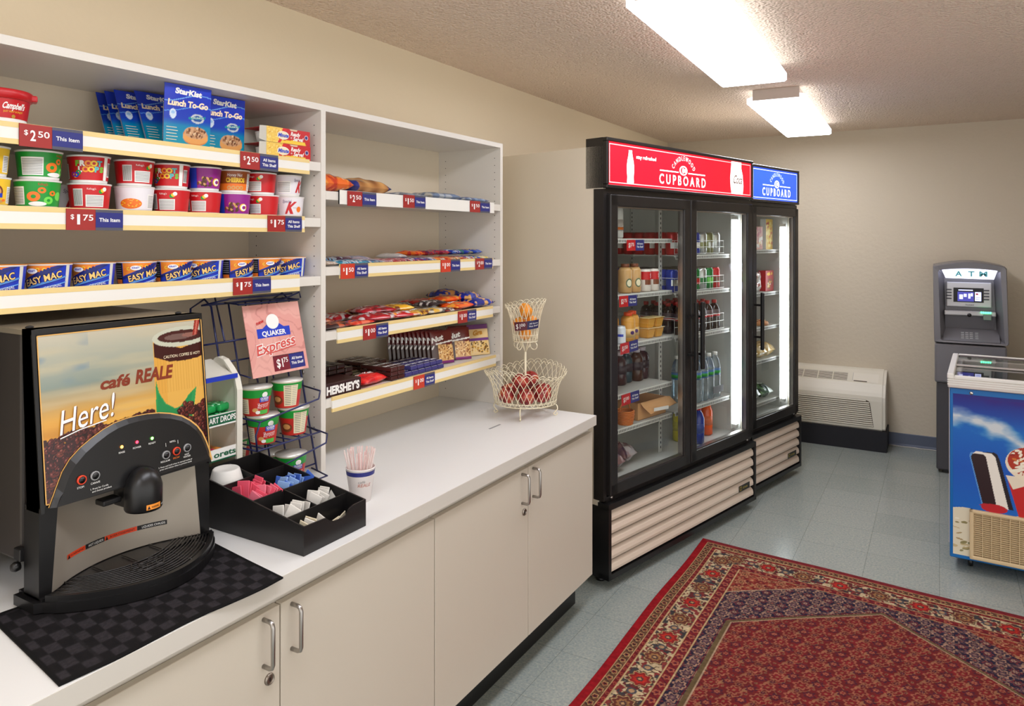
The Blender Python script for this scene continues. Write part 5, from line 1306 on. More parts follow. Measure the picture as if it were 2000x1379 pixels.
# ---------------- wire rack of oatmeal cups ----------------
RT = thing('wire_rack', 'dark blue wire display rack with pink sign, standing behind the condiment organizer', 'wire rack', (-1.70, 1.50, CZ), PI/2)
def ry(z): return -.020+.236*z
def rs(z): return -.080+.236*z
mb = MB(); wr = .0026
for x in (-.135, .155): mb.tube([(x, ry(.01), .01), (x, ry(.54), .54), (x, ry(.54)+.03, .560), (x, .20, .53), (x, .22, .01)], wr+.0004, wire_b, 8)
for x in (-.075, -.015, .045, .105): mb.tube([(x, ry(.03), .03), (x, ry(.545), .545)], wr, wire_b, 8)
for z in (.03, .20, .38, .545): mb.tube([(-.14, ry(z)+.003, z), (.16, ry(z)+.003, z)], wr, wire_b, 8)
mb.tube([(-.165, .11, .545), (-.11, .055, .563), (.12, .055, .563)], wr, wire_b, 8); mb.tube([(-.165, .11, .545), (.05, .11, .548), (.10, .075, .545), (.150, .055, .566), (.160, .06, .548)], wr, wire_b, 8)
mb.tube([(-.15, .03, .45), (-.06, .19, .56)], wr, wire_b, 8)
for z in (.44,): mb.tube([(-.17, .06, z), (-.02, .03, z+.008)], wr, wire_b, 8); mb.tube([(-.17, .12, z-.01), (-.17, .06, z)], wr, wire_b, 8); mb.tube([(-.17, .12, z-.01), (-.04, .12, z-.01)], wr, wire_b, 8)
mb.tube([(-.13, .22, .03), (.155, .22, .03)], wr, wire_b, 8); mb.build('wire_frame', RT)
for z0_, xl in ((.150, -.130), (.022, -.070)):        # pocket trays
    mb = MB(); y0_ = ry(z0_); f_ = y0_-.096
    mb.tube([(xl, y0_, z0_), (xl, f_, z0_), (.105, f_, z0_), (.135, y0_, z0_)], wr, wire_b, 8)
    mb.tube([(xl-.002, y0_+.02, z0_+.085), (xl+.005, f_-.006, z0_+.080), (.090, f_-.010, z0_+.104), (.128, f_+.022, z0_+.118), (.150, y0_+.02, z0_+.12)], wr, wire_b, 8)
    mb.tube([(xl, f_, z0_), (xl-.010, f_-.006, z0_+.045), (xl+.005, f_-.006, z0_+.080)], wr, wire_b, 8)
    for x in [xl+.03+.034*k for k in range(int((.09-xl)/.034))]: mb.tube([(x, y0_, z0_-.001), (x, f_, z0_-.001)], wr*.8, wire_b, 6)
    mb.build('pocket_tray', RT)
# bars that hold the sign card
MB().tube([(-.095, rs(.54)-.006, .545), (.135, rs(.54)-.006, .545)], wr, wire_b, 8).build('card_bar', RT)
for x in (-.088, .128):
    MB().tube([(x, rs(.54)-.006, .545), (x, ry(.545), .548)], wr, wire_b, 6).build('card_bracket', RT)
    MB().tube([(x, rs(.34)-.004, .338), (x, ry(.345), .345)], wr*.8, wire_b, 6).build('card_bracket', RT)
# printed sign on the rack
sw_, sh_ = .212, .205
cv = Canvas(sw_, sh_, 90, 88, (226, 160, 150)); n = cv.noise(.09, .12, 4, 3); cv.fill(np.abs(np.sin(n*14)) < .16, (196, 126, 118), .6); cv.fill(n > .6, (236, 182, 170), .5)
sgm = vcol_mat('rack_sign_print', .35)
sg = cv.build('sign_card', lambda x, z, o: (-.085+x, rs(.335+z)-.010, .335+z), sgm, RT)
MB().prism([(rs(.335)-.0095, .335), (rs(.54)-.0095, .540), (rs(.54)-.0075, .540), (rs(.335)-.0075, .335)], -.085, -.085+sw_, mat('card_back', (214, 150, 140), .5), 'x').build('card_backing', RT)
A = Art(); cx_ = sw_*.47
A.rect(cx_-.062, cx_+.062, .108, .135, BLUE).poly([(cx_-.04, .135), (cx_+.04, .135), (cx_+.02, .148), (cx_-.02, .148)], BLUE)
A.ell(cx_, .153, .024, .022, W).text('QUAKER', cx_, .113, .014, W, w=.09, bold=.03).text('new', cx_-.045, .150, .011, RED, w=.03, rot=.25, bold=.02)
A.text('Express', cx_, .070, .028, W, w=.152, shear=.25, rot=.14, bold=.07).text('Express', cx_, .070, .028, mat('ink_coral', (214, 84, 76), .4), w=.150, shear=.25, rot=.14, bold=.02)
A.line([(cx_-.04, .062), (cx_+.02, .068), (cx_+.075, .076)], .003, MATS['ink_coral'])
A.rect(.080, .140, .008, .052, mat('tag_maroon', (120, 30, 44), .4)).rect(.140, .200, .008, .052, NAVY).text('$1', .103, .018, .024, W, w=.024, bold=.02).text('75', .126, .030, .014, W, w=.017, bold=.01).text('All Items', .170, .034, .008, W, w=.042, bold=.02).text('This Shelf', .170, .020, .008, W, w=.048, bold=.02)
for i in range(24): A.rect(.081+i*.005, .0835+i*.005, .050, .053, K)
A.build('lettering', lambda x, z, o: (-.085+x, rs(.335+z)-.0105-o, .335+z), sg, eps=.0003)
def oat_cup(flip):
    t = thing('oatmeal_cup', '', 'cup'); r0, r1, h = .034, .0445, .078
    MB().lathe([(0, 0), (r0, 0), (r1, h-.003), (r1+.002, h-.001), (r1+.002, h), (0, h)], mat('cup_cream', (230, 222, 196), .45), 30).build('cup_body', t)
    A = Art(); hw = PI*rm_(r0, r1); A.rect(-hw, hw, .0, h-.008, mat('oat_red', (196, 44, 32), .4)); A.rect(-hw, hw, h*.66, h-.004, GRN)
    if not flip:
        A.rect(-.062, -.030, .006, h*.62, CRM)
        for k in range(7): A.rect(-.060, -.033, .010+k*.0055, .0115+k*.0055, GREY)
        A.ell(.014, h*.76, .008, .008, W).rect(.000, .028, h*.50, h*.68, BLUE).text('QUAKER', .014, h*.59, .006, W, w=.024, bold=.03).text('OATMEAL', .014, h*.52, .005, W, w=.022).text('Express', .012, h*.30, .012, W, w=.038, shear=.2, bold=.08, rot=.1).text('Express', .012, h*.30, .012, RED, w=.038, shear=.2, bold=.02, rot=.1)
        A.ell(-.012, h*.22, .008, .006, TAN).ell(-.004, h*.13, .007, .005, W).rect(.002, .028, .004, .016, mat('oat_lime', (80, 180, 70), .4))
    else:
        A.rect(-.008, .032, .006, h*.88, CRM)
        for k in range(11): A.rect(-.005, .012, .010+k*.0055, .0115+k*.0055, DGREY); A.rect(.015, .029, .010+k*.0055, .0112+k*.0055, GREY)
        A.ell(-.030, h*.3, .018, .014, BRN).ell(-.030, h*.33, .012, .008, TAN).rect(.036, .05, .012, .034, RED)
    A.build('cup_label', cyl(r0, r1, h), t, cut=.005); MB().lathe([(0, h), (r1+.001, h), (r1+.002, h+.001), (0, h+.0015)], mat('foil_lid', (224, 222, 216), .3, .3), 30).build('foil_lid', t)
    return t
oc = [oat_cup(0), oat_cup(1)]; used = [0, 0]
for (Y, X, z, k, rz, lab) in ((1.435, -1.672, .961, 0, -.55, 'red and green oatmeal cup, lower left of the upper pocket'), (1.550, -1.672, .961, 1, -.55, 'oatmeal cup showing its facts panel, lower right of the upper pocket'),
        (1.425, -1.690, 1.0415, 0, -.45, 'red and green oatmeal cup, upper left of the upper pocket'), (1.540, -1.690, 1.0415, 1, -.75, 'oatmeal cup, upper right of the upper pocket'),
        (1.515, -1.645, .834, 0, -.6, 'red and green oatmeal cup, right in the lower pocket'), (1.425, -1.778, .8076, 0, -.5, 'oatmeal cup standing on the worktop behind the left of the rack, lower one'),
        (1.545, -1.778, .8076, 1, -.6, 'oatmeal cup standing on the worktop behind the right of the rack'), (1.425, -1.778, .8872, 1, -.7, 'oatmeal cup stacked on the left one behind the rack')):
    o = oc[k] if not used[k] else dup(oc[k]); used[k] = 1
    o.location = (X, Y, z); o.rotation_euler = (0, 0, PI/2+rz); o['label'] = lab; o['group'] = 'oatmeal cups in the wire rack'
    if 'group' in o: del o['group']

# ---------------- two tier wire fruit basket ----------------
FX, FY = -1.50, 2.662
FB = thing('fruit_basket', 'two-tier cream wire fruit basket on scrolled feet at the far end of the worktop', 'fruit basket', (FX, FY, CZ), PI/2)
cw_ = mat('cream_wire', (236, 226, 196), .4)
def lattice(mb, prof_, n_, twist, r=.0013, ov=None):
    """crossing wires climbing a bowl profile"""
    for s_ in (-1, 1):
        for i in range(n_):
            pts = []
            for j, (R, z) in enumerate(prof_):
                t_ = j/(len(prof_)-1); a = 2*PI*i/n_+s_*twist*t_**1.4; x, y = R*math.cos(a), R*math.sin(a); dz = ov(a, t_) if ov else 0
                pts.append((x, y, z+dz))
            mb.tube(pts, r, cw_, 5)
def hoop(mb, R, z, r=.002, ov=None): mb.tube([(R*math.cos(2*PI*i/48), R*math.sin(2*PI*i/48), z+(ov(2*PI*i/48, 1) if ov else 0)) for i in range(48)], r, cw_, 6, True)
mb = MB(); P1 = [(.128, .052), (.130, .060), (.132, .072), (.134, .090), (.137, .110), (.142, .130), (.150, .150), (.162, .170), (.168, .182)]
ovl = lambda a, t_: .016*math.cos(2*a)*t_**3
lattice(mb, P1, 34, .55, ov=ovl); hoop(mb, .128, .052); hoop(mb, .131, .066, .0015)
for i in range(34):     # looped rim
    a = 2*PI*i/34; mb.tube([((.162+.012*math.sin(PI*q))*math.cos(a+.30*(q-.5)), (.162+.012*math.sin(PI*q))*math.sin(a+.30*(q-.5)), .172+ovl(a, 1)+.020*math.sin(PI*q)) for q in [k/6 for k in range(7)]], .0013, cw_, 5)
for i in range(9): mb.tube([(-.128+.032*i*.98+.002, -math.sqrt(max(0, .128**2-(-.128+.0314*i)**2)), .052), (-.128+.032*i*.98+.002, math.sqrt(max(0, .128**2-(-.128+.0314*i)**2)), .052)], .0013, cw_, 5)
mb.build('lower_bowl', FB)
mb = MB(); P2 = [(.050, .308), (.052, .32), (.054, .345), (.058, .375), (.063, .40), (.070, .43), (.078, .452), (.084, .462)]
ov2 = lambda a, t_: .020*math.cos(a-1.1+PI)*t_**2
lattice(mb, P2, 22, .65, ov=ov2); hoop(mb, .050, .308); hoop(mb, .053, .335, .0013)
for i in range(22):
    a = 2*PI*i/22; mb.tube([((.082+.005*math.sin(PI*q))*math.cos(a+.4*(q-.5)), (.082+.005*math.sin(PI*q))*math.sin(a+.4*(q-.5)), .458+ov2(a, 1)+.014*math.sin(PI*q)) for q in [k/5 for k in range(6)]], .0012, cw_, 5)
for i in range(5): mb.tube([(-.04+.02*i, -math.sqrt(.05**2-(-.04+.02*i)**2), .308), (-.04+.02*i, math.sqrt(.05**2-(-.04+.02*i)**2), .308)], .0013, cw_, 5)
for a in (PI*.05, PI*.95, PI*1.5, PI*.5):        # scrolls under the upper basket
    pts = [((.050-.002)*math.cos(a), (.05)*math.sin(a), .306)]+[((.040+.016*math.cos(q))*math.cos(a), (.040+.016*math.cos(q))*math.sin(a), .290+.016*math.sin(q)) for q in [PI*.4-k*PI*1.5/9 for k in range(10)]]
    mb.tube(pts, .002, cw_, 6)
mb.build('upper_basket', FB)
mb = MB(); mb.tube([(0, 0, .052), (0, 0, .262)], .0045, cw_, 12)
for a in (0, PI/2, PI, 3*PI/2): mb.tube([(0, 0, .258), (.014*math.cos(a), .014*math.sin(a), .285), (.028*math.cos(a), .028*math.sin(a), .307)], .0022, cw_, 6)
mb.build('stem', FB)
for a in (.35, .35+PI/2, .35+PI, .35+1.5*PI):
    R0 = .122; P = [(R0, .053), (R0+.012, .040), (R0+.014, .028), (R0+.004, .016), (R0-.004, .008), (R0-.001, .0035), (R0+.008, .0025), (R0+.013, .008), (R0+.009, .013)]
    MB().tube([(q*math.cos(a), q*math.sin(a), z) for q, z in P], .0026, cw_, 7).build('foot', FB)
# price card on the upper basket
A = Art(); A.rect(-.052, .0, 0, .036, mat('tag_maroon2', (86, 24, 40), .4)).rect(.0, .050, 0, .036, mat('tag_deep_navy', (34, 30, 76), .4)).text('$1', -.036, .008, .020, W, w=.018).text('00', -.016, .016, .012, W, w=.016).text('All Items', .026, .021, .006, W, w=.036).text('This Shelf', .026, .010, .006, W, w=.04)
A.build('price_card', lambda x, z, o: ((.0685+z*.12+o)*math.sin(x/.066-.95), -(.0685+z*.12+o)*math.cos(x/.066-.95), .362+z+x*.12), FB, cut=.006)
apm = mat('apple_skin', (150, 40, 36), .3); nn = N(apm, 'ShaderNodeTexNoise'); nn.inputs['Scale'].default_value = 30
tc = N(apm, 'ShaderNodeTexCoord'); L(apm, tc.outputs['Object'], nn.inputs['Vector']); rr_ = ramp(apm, nn.outputs[0], [(.35, (112, 22, 26)), (.55, (158, 44, 40)), (.72, (196, 110, 72))]); L(apm, rr_.outputs[0], bsdf(apm).inputs['Base Color'])
orm = mat('orange_peel', (238, 150, 40), .45); bump_noise(orm, 260, .4, .001)
def apple_mesh(m, r_, dimple=True):
    mb = MB(); n_ = 14; prof_ = []
    for i in range(n_+1):
        t_ = PI*i/n_; R = r_*math.sin(t_)*(1.02+.06*math.cos(t_)); z = -r_*.92*math.cos(t_)
        if dimple: z -= .30*r_*math.exp(-(R/(.35*r_))**2)*(1 if t_ > PI/2 else -.6)
        prof_.append((max(R, .0001), z))
    mb.lathe(prof_, m, 24); return mb
t = thing('apple', '', 'apple'); apple_mesh(apm, .036).build('apple_body', t); MB().tube([(0, 0, .022), (.002, 0, .034), (.005, .001, .041)], .0013, BRN, 6).build('stem', t)
AP = [(-.075, -.045, .091, 'front left'), (.0, -.080, .091, 'front centre'), (.078, -.042, .091, 'front right'), (-.082, .040, .091, 'back left'), (.0, .082, .091, 'far back'), (.082, .042, .091, 'back right'), (-.050, -.006, .146, 'upper left'), (.050, .004, .140, 'upper right')]
for i, (x, y, z, nm_) in enumerate(AP):
    o = t if i == 0 else dup(t); o.location = (FX-y, FY+x, CZ+z); o.rotation_euler = (.3*math.sin(i*2), .3*math.cos(i*3), i); o['label'] = f'red apple in the lower bowl of the wire basket, {nm_} one'
t = thing('orange', '', 'orange'); apple_mesh(orm, .027, False).build('peel', t); MB().lathe([(.0028, 0), (.002, .0012), (0, .0012)], LGRN, 8, M=Matrix.Translation((0, 0, .0243))).build('stem_scar', t)
for i, (x, y, z, nm_) in enumerate(((.0, .0, .337, 'bottom one under the price card'), (-.026, .013, .384, 'lower left one behind the price card'), (.027, -.013, .386, 'lower right one behind the price card'), (-.024, -.016, .434, 'top left one'), (.025, .018, .437, 'top right one'))):
    o = t if i == 0 else dup(t); o.location = (FX-y, FY+x, CZ+z); o.rotation_euler = (i*.5, .4*i, 0); o['label'] = f'orange in the upper wire basket, {nm_}'
# ---------------- cups, cartons and bags on the shelves ----------------
def on(nm, z): return z+.0006
def cup(kind, name='cereal_cup', cat='cup', h=.0655, r0=.039, r1=.0455):
    """paper cup with a wrap-round printed label and a foil lid"""
    t = thing(name, '', cat); mb = MB()
    mb.lathe([(0, 0), (r0-.001, 0), (r0, .003), (r1, h-.004), (r1+.0018, h-.003), (r1+.0018, h-.0005), (0, h-.0005)], mat('cup_white', (236, 232, 228), .45), 64); mb.build('cup_body', t)
    hw = PI*(r0+r1)/2; A = Art(); lo = .007 if kind != 'mac' else .001; hi = h-.004
    def panel(x0, x1, y0=.010, y1=.046, base=W):
        A.rect(x0, x1, y0, y1, base)
        y = y0+.003
        while y < y1-.002: A.rect(x0+.002, x1-.002, y, y+.0016, GREY); y += .0035
    def bars(x0, x1, y0, y1):
        A.rect(x0, x1, y0, y1, W); x = x0+.001
        while x < x1-.001: A.rect(x, x+.0007, y0+.002, y1-.002, K); x += .0017
    if kind == 'green':
        A.rect(-hw, hw, lo, hi, GRN); panel(-.075, -.030, .010, .050)
        for x, y, r, m_ in ((-.012, .028, .013, ORG), (.004, .042, .008, ORG), (.018, .020, .010, LGRN), (.026, .036, .007, ORG)): A.ring(x, y, r, r*.62, m_, 22, sy=.85)
        A.ell(-.004, .012, .018, .005, W).text('Kellogg\'s', .006, .053, .0055, RED, w=.018).ell(.042, .03, .01, .01, LGRN)
    elif kind == 'loops':
        A.rect(-hw, hw, lo, hi, RED); cols = [mat('loop_green', (110, 190, 60), .4), W, mat('loop_orange', (245, 150, 40), .4), YEL, mat('loop_aqua', (90, 190, 190), .4)]
        for i, c_ in enumerate('FROOT'): A.text(c_, -.024+i*.0115, .040, .012, cols[i % 5], bold=.06)
        for i, c_ in enumerate('LOOPS'): A.text(c_, -.018+i*.0115, .026, .012, cols[(i+1) % 5], bold=.06)
        for x, m_ in ((-.030, YEL), (-.022, GRN), (-.027, BLUE), (-.034, PUR)): A.ring(x, .018+(x*7 % .01), .006, .0035, m_, 16)
        A.rect(.034, .044, lo, hi, W); bars(.046, .060, .016, .050); panel(-.095, -.052, .010, .045)
    elif kind == 'loops_back':
        A.rect(-hw, hw, lo, hi, RED); bars(-.036, -.014, .012, .052); panel(-.008, .032, .010, .038)
        for i, m_ in enumerate((GRN, YEL, W)): A.ell(.024+i*.004, .046+.003*i, .005, .005, m_)
        A.text('Kellogg\'s', .004, .050, .0045, W, w=.018)
    elif kind == 'flakes':
        A.rect(-hw, hw, lo, hi, mat('label_pale', (232, 228, 232), .45)); A.ell(-.004, .022, .026, .013, ORG)
        r = random.Random(1)
        for _ in range(40):
            a, q = r.uniform(0, 6.3), math.sqrt(r.random()); A.ell(-.004+.023*q*math.cos(a), .022+.011*q*math.sin(a), .0022, .0016, r.choice([YEL, mat('flake', (250, 170, 70), .4), MATS['loop_orange'] if 'loop_orange' in MATS else ORG]), 8)
        panel(.036, .06)
    elif kind == 'special':
        A.rect(-hw, hw, lo, hi, mat('label_pale', (232, 228, 232), .45)); A.text('K', .0, .014, .034, RED, shear=.35, w=.026, bold=.05); A.text('Special', -.008, .046, .009, DPUR, w=.024, shear=.2)
        A.ell(.030, .026, .008, .009, ORG); A.rect(.010, .024, .030, .031, GREY); panel(-.07, -.030)
    elif kind == 'purple':
        A.rect(-hw, hw, lo, hi, PUR); r = random.Random(2)
        for _ in range(26): A.ell(-.010+r.uniform(-.018, .018), .024+r.uniform(-.012, .012), .005, .003, r.choice([BRN, TAN, mat('flake_dark', (90, 50, 25), .5)]), 8, r.uniform(0, 3))
        A.ring(.022, .024, .011, .0035, YEL, 20); A.text('C', .022, .016, .016, W, bold=.05); A.rect(-.05, -.03, lo, hi, BLUE)
    elif kind == 'honey':
        A.rect(-hw, hw, lo, hi, mat('label_amber', (150, 74, 20), .4)); A.rect(-hw, hw, lo, .026, ORG); A.text('Honey Nut', -.004, .046, .009, W, w=.040, shear=.1); A.text('CHEERIOS', -.002, .030, .012, YEL, w=.052, bold=.05)
        for x in (-.02, -.008, .004, .014): A.ring(x, .014, .006, .0035, TAN, 14)
        panel(.034, .050, .008, .056)
    elif kind == 'yellow':
        A.rect(-hw, hw, lo, hi, YEL)
        for x in (-.010, .010): A.ring(x, .034, .015, .007, BRN, 22); A.ring(x, .034, .011, .003, TAN, 22)
        A.rect(-.022, .024, .022, .031, BLUE).text('Honey Nut', .0, .024, .004, W, w=.034)
        for i in range(12): A.ell(-.03+.005*i, .012+(i % 3)*.002, .004, .003, (BRN, TAN, ORG)[i % 3], 8)
        panel(.036, .055)
    elif kind == 'mac':
        or_ = mat('mac_orange', (240, 140, 40), .4); A.rect(-hw, hw, lo, hi, BLUE)
        A.poly([(-.046, h*.40), (-.046, hi), (.030, hi), (.012, h*.86), (-.02, h*.58)], or_)
        for i in range(9): A.ring(-.038+.008*i*.8, h*(.66+.03*(i % 3))+i*.0008, .0045, .0022, YEL if i % 2 else ORG, 12)
        A.poly([(-.046, h*.36), (-.02, h*.54), (.012, h*.82), (.032, hi), (.044, hi), (.02, h*.72), (-.014, h*.44), (-.046, h*.28)], mat('mac_navy', (24, 34, 110), .4))
        A.poly([(-.03, .004), (.048, h*.5), (.048, h*.56), (-.03, .010)], SKY); A.poly([(-.01, .002), (.048, h*.30), (.048, h*.34), (-.014, .004)], mat('mac_light', (110, 170, 235), .4))
        A.text('EASY MAC', .004, h*.34, .0145, mat('mac_shadow', (20, 20, 60), .5), w=.074, rot=.30, bold=.07, shear=.15); A.text('EASY MAC', .004, h*.34, .0145, mat('mac_letter', (250, 205, 120), .4), w=.072, rot=.30, bold=.02, shear=.15)
        A.text('ORIGINAL', .022, h*.12, .006, W, w=.034, rot=.2, shear=.2).ell(-.016, h*.74, .011, .006, W, 18).text('KRAFT', -.016, h*.71, .0045, BLUE, w=.015, bold=.03)
        A.rect(.050, .060, lo, hi, mat('mac_panel', (225, 225, 215), .5)); A.rect(-.072, -.048, lo, hi, K)
        for k in range(6): A.rect(-.070, -.050, h*.35+k*.0055, h*.35+k*.0055+.0015, GREY)
        A.rect(-.070, -.050, .006, .016, ORG)
    A.build('cup_label', cyl(r0+.0005, r1+.0005, h, 0), t, cut=.004, eps=.0003)
    lid = MB().lathe([(0, h-.0008), (r1+.0022, h-.0008), (r1+.0026, h), (0, h+.0004)], mat('foil_orange', (236, 150, 60), .35) if kind == 'mac' else mat('foil_white', (228, 226, 222), .35, .2), 64)
    lid.build('foil_lid', t); return t
CP = {}; 
def put_cup(kind, X, Y, z, rz, lab, name='cereal_cup'):
    if kind not in CP:
        CP[kind] = cup(kind, name, h=.061 if kind == 'mac' else .0655, r0=.0405 if kind == 'mac' else .039, r1=.0462 if kind == 'mac' else .0452); o = CP[kind]
    else: o = dup(CP[kind])
    o.location = (X, Y, z); a = math.atan2(Y, -X); o.rotation_euler = (0, 0, PI/2-a+rz); o['label'] = lab; return o
Z2 = 1.6076
for (k, Y, rz, lab) in (('yellow', .770, .2, 'yellow honey cereal cup, bottom row at the far left of the middle shelf'), ('green', .875, .1, 'green apple ring cereal cup in the bottom row'), ('loops_back', .992, .0, 'red cereal cup showing its barcode, bottom row beside the green cup'),
    ('flakes', 1.105, -.1, 'pale cereal cup with orange flakes in the bottom row'), ('loops_back', 1.208, -.55, 'red cereal cup with facts panel, bottom row right of the orange flakes cup'), ('loops_back', 1.307, -.62, 'red cereal cup, bottom row beside the purple cup'),
    ('purple', 1.407, .1, 'purple raisin cereal cup in the bottom row'), ('loops_back', 1.512, -.9, 'red cereal cup, bottom row between the purple and pale K cups'), ('special', 1.613, .05, 'pale cup with red K, bottom row beside the divider')):
    put_cup(k, -1.762, Y, Z2, rz, lab)
for (k, Y, rz, lab) in (('yellow', .770, .0, 'yellow honey cereal cup, top row at the far left'), ('green', .880, .9, 'green cereal cup showing facts panel, top row'), ('loops', .992, .0, 'red cereal cup with colourful lettering, top row left'), ('loops_back', 1.107, .2, 'red cereal cup showing barcode, top row above the orange flakes cup'),
    ('loops', 1.210, -.35, 'red cereal cup with colourful lettering, top row centre'), ('purple', 1.309, .3, 'purple cereal cup in the top row'), ('honey', 1.407, .2, 'brown and orange oat ring cereal cup in the top row'), ('loops_back', 1.505, -.7, 'red cereal cup, top row third from the divider side'), ('special', 1.606, 1.0, 'pale cup with red K at its edge, top row beside the divider')):
    put_cup(k, -1.765, Y, Z2+.0662, rz, lab)
put_cup('special', -1.868, .985, Z2, .5, 'pale cup with red K half hidden behind the green cup')
for i, (Y, rz) in enumerate(((.800, -.34), (.898, -.32), (1.001, -.32), (1.108, .36), (1.212, .36), (1.311, -.30), (1.412, .72), (1.515, .72), (1.617, -.25))):
    put_cup('mac', -1.760, Y, 1.4246, rz, ['leftmost orange and blue macaroni cup, cut by the photo edge', 'second macaroni cup from the left', 'third macaroni cup from the left', 'fourth macaroni cup from the left, turned to show its orange side', 'fifth macaroni cup, in the middle of the row', 'sixth macaroni cup, left of the two turned ones', 'seventh macaroni cup, just left of the price card', 'second macaroni cup from the divider, above the price card', 'last macaroni cup beside the divider'][i], 'macaroni_cup')
# ---- soup tub
t = thing('soup_tub', 'red and white microwave soup bowl at the left end of the top shelf', 'tub', (-1.765, .795, 1.7836), PI/2-.42)
rt = mat('soup_red', (190, 22, 30), .35); MB().lathe([(.0, 0), (.050, 0), (.052, .006), (.060, .060), (0, .060)], W, 40).build('bowl', t)
MB().lathe([(.059, .057), (.064, .058), (.065, .076), (.062, .078), (.058, .075), (0, .075)], rt, 40).bbox(.052, .073, -.016, .016, .060, .074, rt, .003).build('lid', t)
A = Art(); A.rect(-.15, .15, .016, .057, rt).text("Campbell's", .030, .036, .013, W, w=.046, shear=.3, bold=.03).text('JUST HEAT & ENJOY', .030, .028, .004, YEL, w=.040).ell(.030, .020, .004, .004, mat('soup_gold', (200, 160, 70), .35, .5)).ring(-.022, .036, .011, .0015, W).text('SOUP', -.022, .034, .004, W, w=.014)
A.build('bowl_label', cyl(.0515, .0600, .06, 0, .056), t, cut=.005)
# ---- tuna lunch kits
def kit(lab, loc, rot):
    t = thing('lunch_kit', lab, 'food pack', loc, 0, rot=rot); w_, h_ = .130, .161
    cv = Canvas(w_, h_, 66, 84, (20, 60, 190)); cv.vgrad([(0, (0, 150, 170)), (.34, (0, 130, 175)), (.45, (10, 60, 180)), (.7, (20, 50, 180)), (1, (26, 60, 200))])
    cv.fill(np.abs(cv.Y-(.128-.012*np.cos(cv.X*30))) < .0012, (120, 180, 235)); cv.fill(np.abs(cv.Y-(.100-.010*np.cos(cv.X*30))) < .0010, (90, 160, 230)); cv.fill(cv.Y < .006, (14, 40, 120))
    r = random.Random(3); cv.ell(.088, .030, .036, .024, (214, 130, 60)); cv.ell(.088, .028, .036, .018, (226, 160, 90)); cv.ell(.088, .040, .032, .016, (206, 160, 120))
    for _ in range(46):
        a, q = r.uniform(0, 6.3), math.sqrt(r.random()); cv.ell(.088+.028*q*math.cos(a), .041+.013*q*math.sin(a), .004, .0028, r.choice([(150, 100, 66), (226, 196, 156), (110, 66, 44), (190, 140, 100)]), r.uniform(0, 3))
    cv.ell(.092, .078, .019, .0125, (190, 200, 205)); cv.ell(.092, .078, .013, .008, (40, 80, 150)); cv.poly([(.068, .074), (.116, .080), (.116, .086), (.068, .080)], (0, 140, 150))
    # plain white starfish-like emblem instead of the mascot
    cv.ell(.024, .084, .009, .013, (210, 225, 240)); cv.ell(.024, .088, .005, .005, (150, 190, 230))
    cv.build('printed_card', lambda x, z, o: (x-w_/2, -.001, z), VG, t)
    MB().box(-w_/2, w_/2, -.0008, .0008, 0, h_, mat('card_blue', (16, 50, 160), .45)).build('backing_card', t)
    A = Art(); A.text('StarKist', .0, .137, .014, W, w=.074, shear=.1, bold=.05, rot=-.04).text('Lunch To-Go', .0, .106, .015, mat('kit_letter', (250, 226, 190), .4), w=.112, shear=.08, bold=.05).text('CRUNCH', .027, .078, .0045, W, w=.034, rot=.06)
    for k in range(5): A.rect(-.058, -.030+.003*(k % 2), .048-.008*k, .0495-.008*k, CRM)
    A.build('lettering', front(-.0012), t)
    MB().bbox(-w_/2+.008, w_/2-.008, .001, .026, .010, h_-.045, mat('blister_clear', (196, 204, 214), .12, trans=.3), .008).build('blister_tray', t)
    return t
Z1 = 1.7836
k0 = kit('large blue lunch kit standing upright in front, left of the two front ones', (-1.722, 1.226, Z1+.0015), (.05, 0, PI/2-.10))
o = dup(k0, loc=(-1.768, 1.376, Z1+.0015), rot=(.04, 0, PI/2-.10)); o['label'] = 'large blue lunch kit, right of the two front ones, next to the rice packs'
for i, (X, Y) in enumerate(((-1.905, 1.190), (-1.868, 1.192), (-1.831, 1.196), (-1.794, 1.230))):
    o = dup(k0, loc=(X, Y, Z1+.014), rot=(-.46, 0, PI/2-.10)); o['label'] = f'blue lunch kit leaning back behind the front pair, {["rearmost", "second", "third", "frontmost"][i]} of the leaning four'
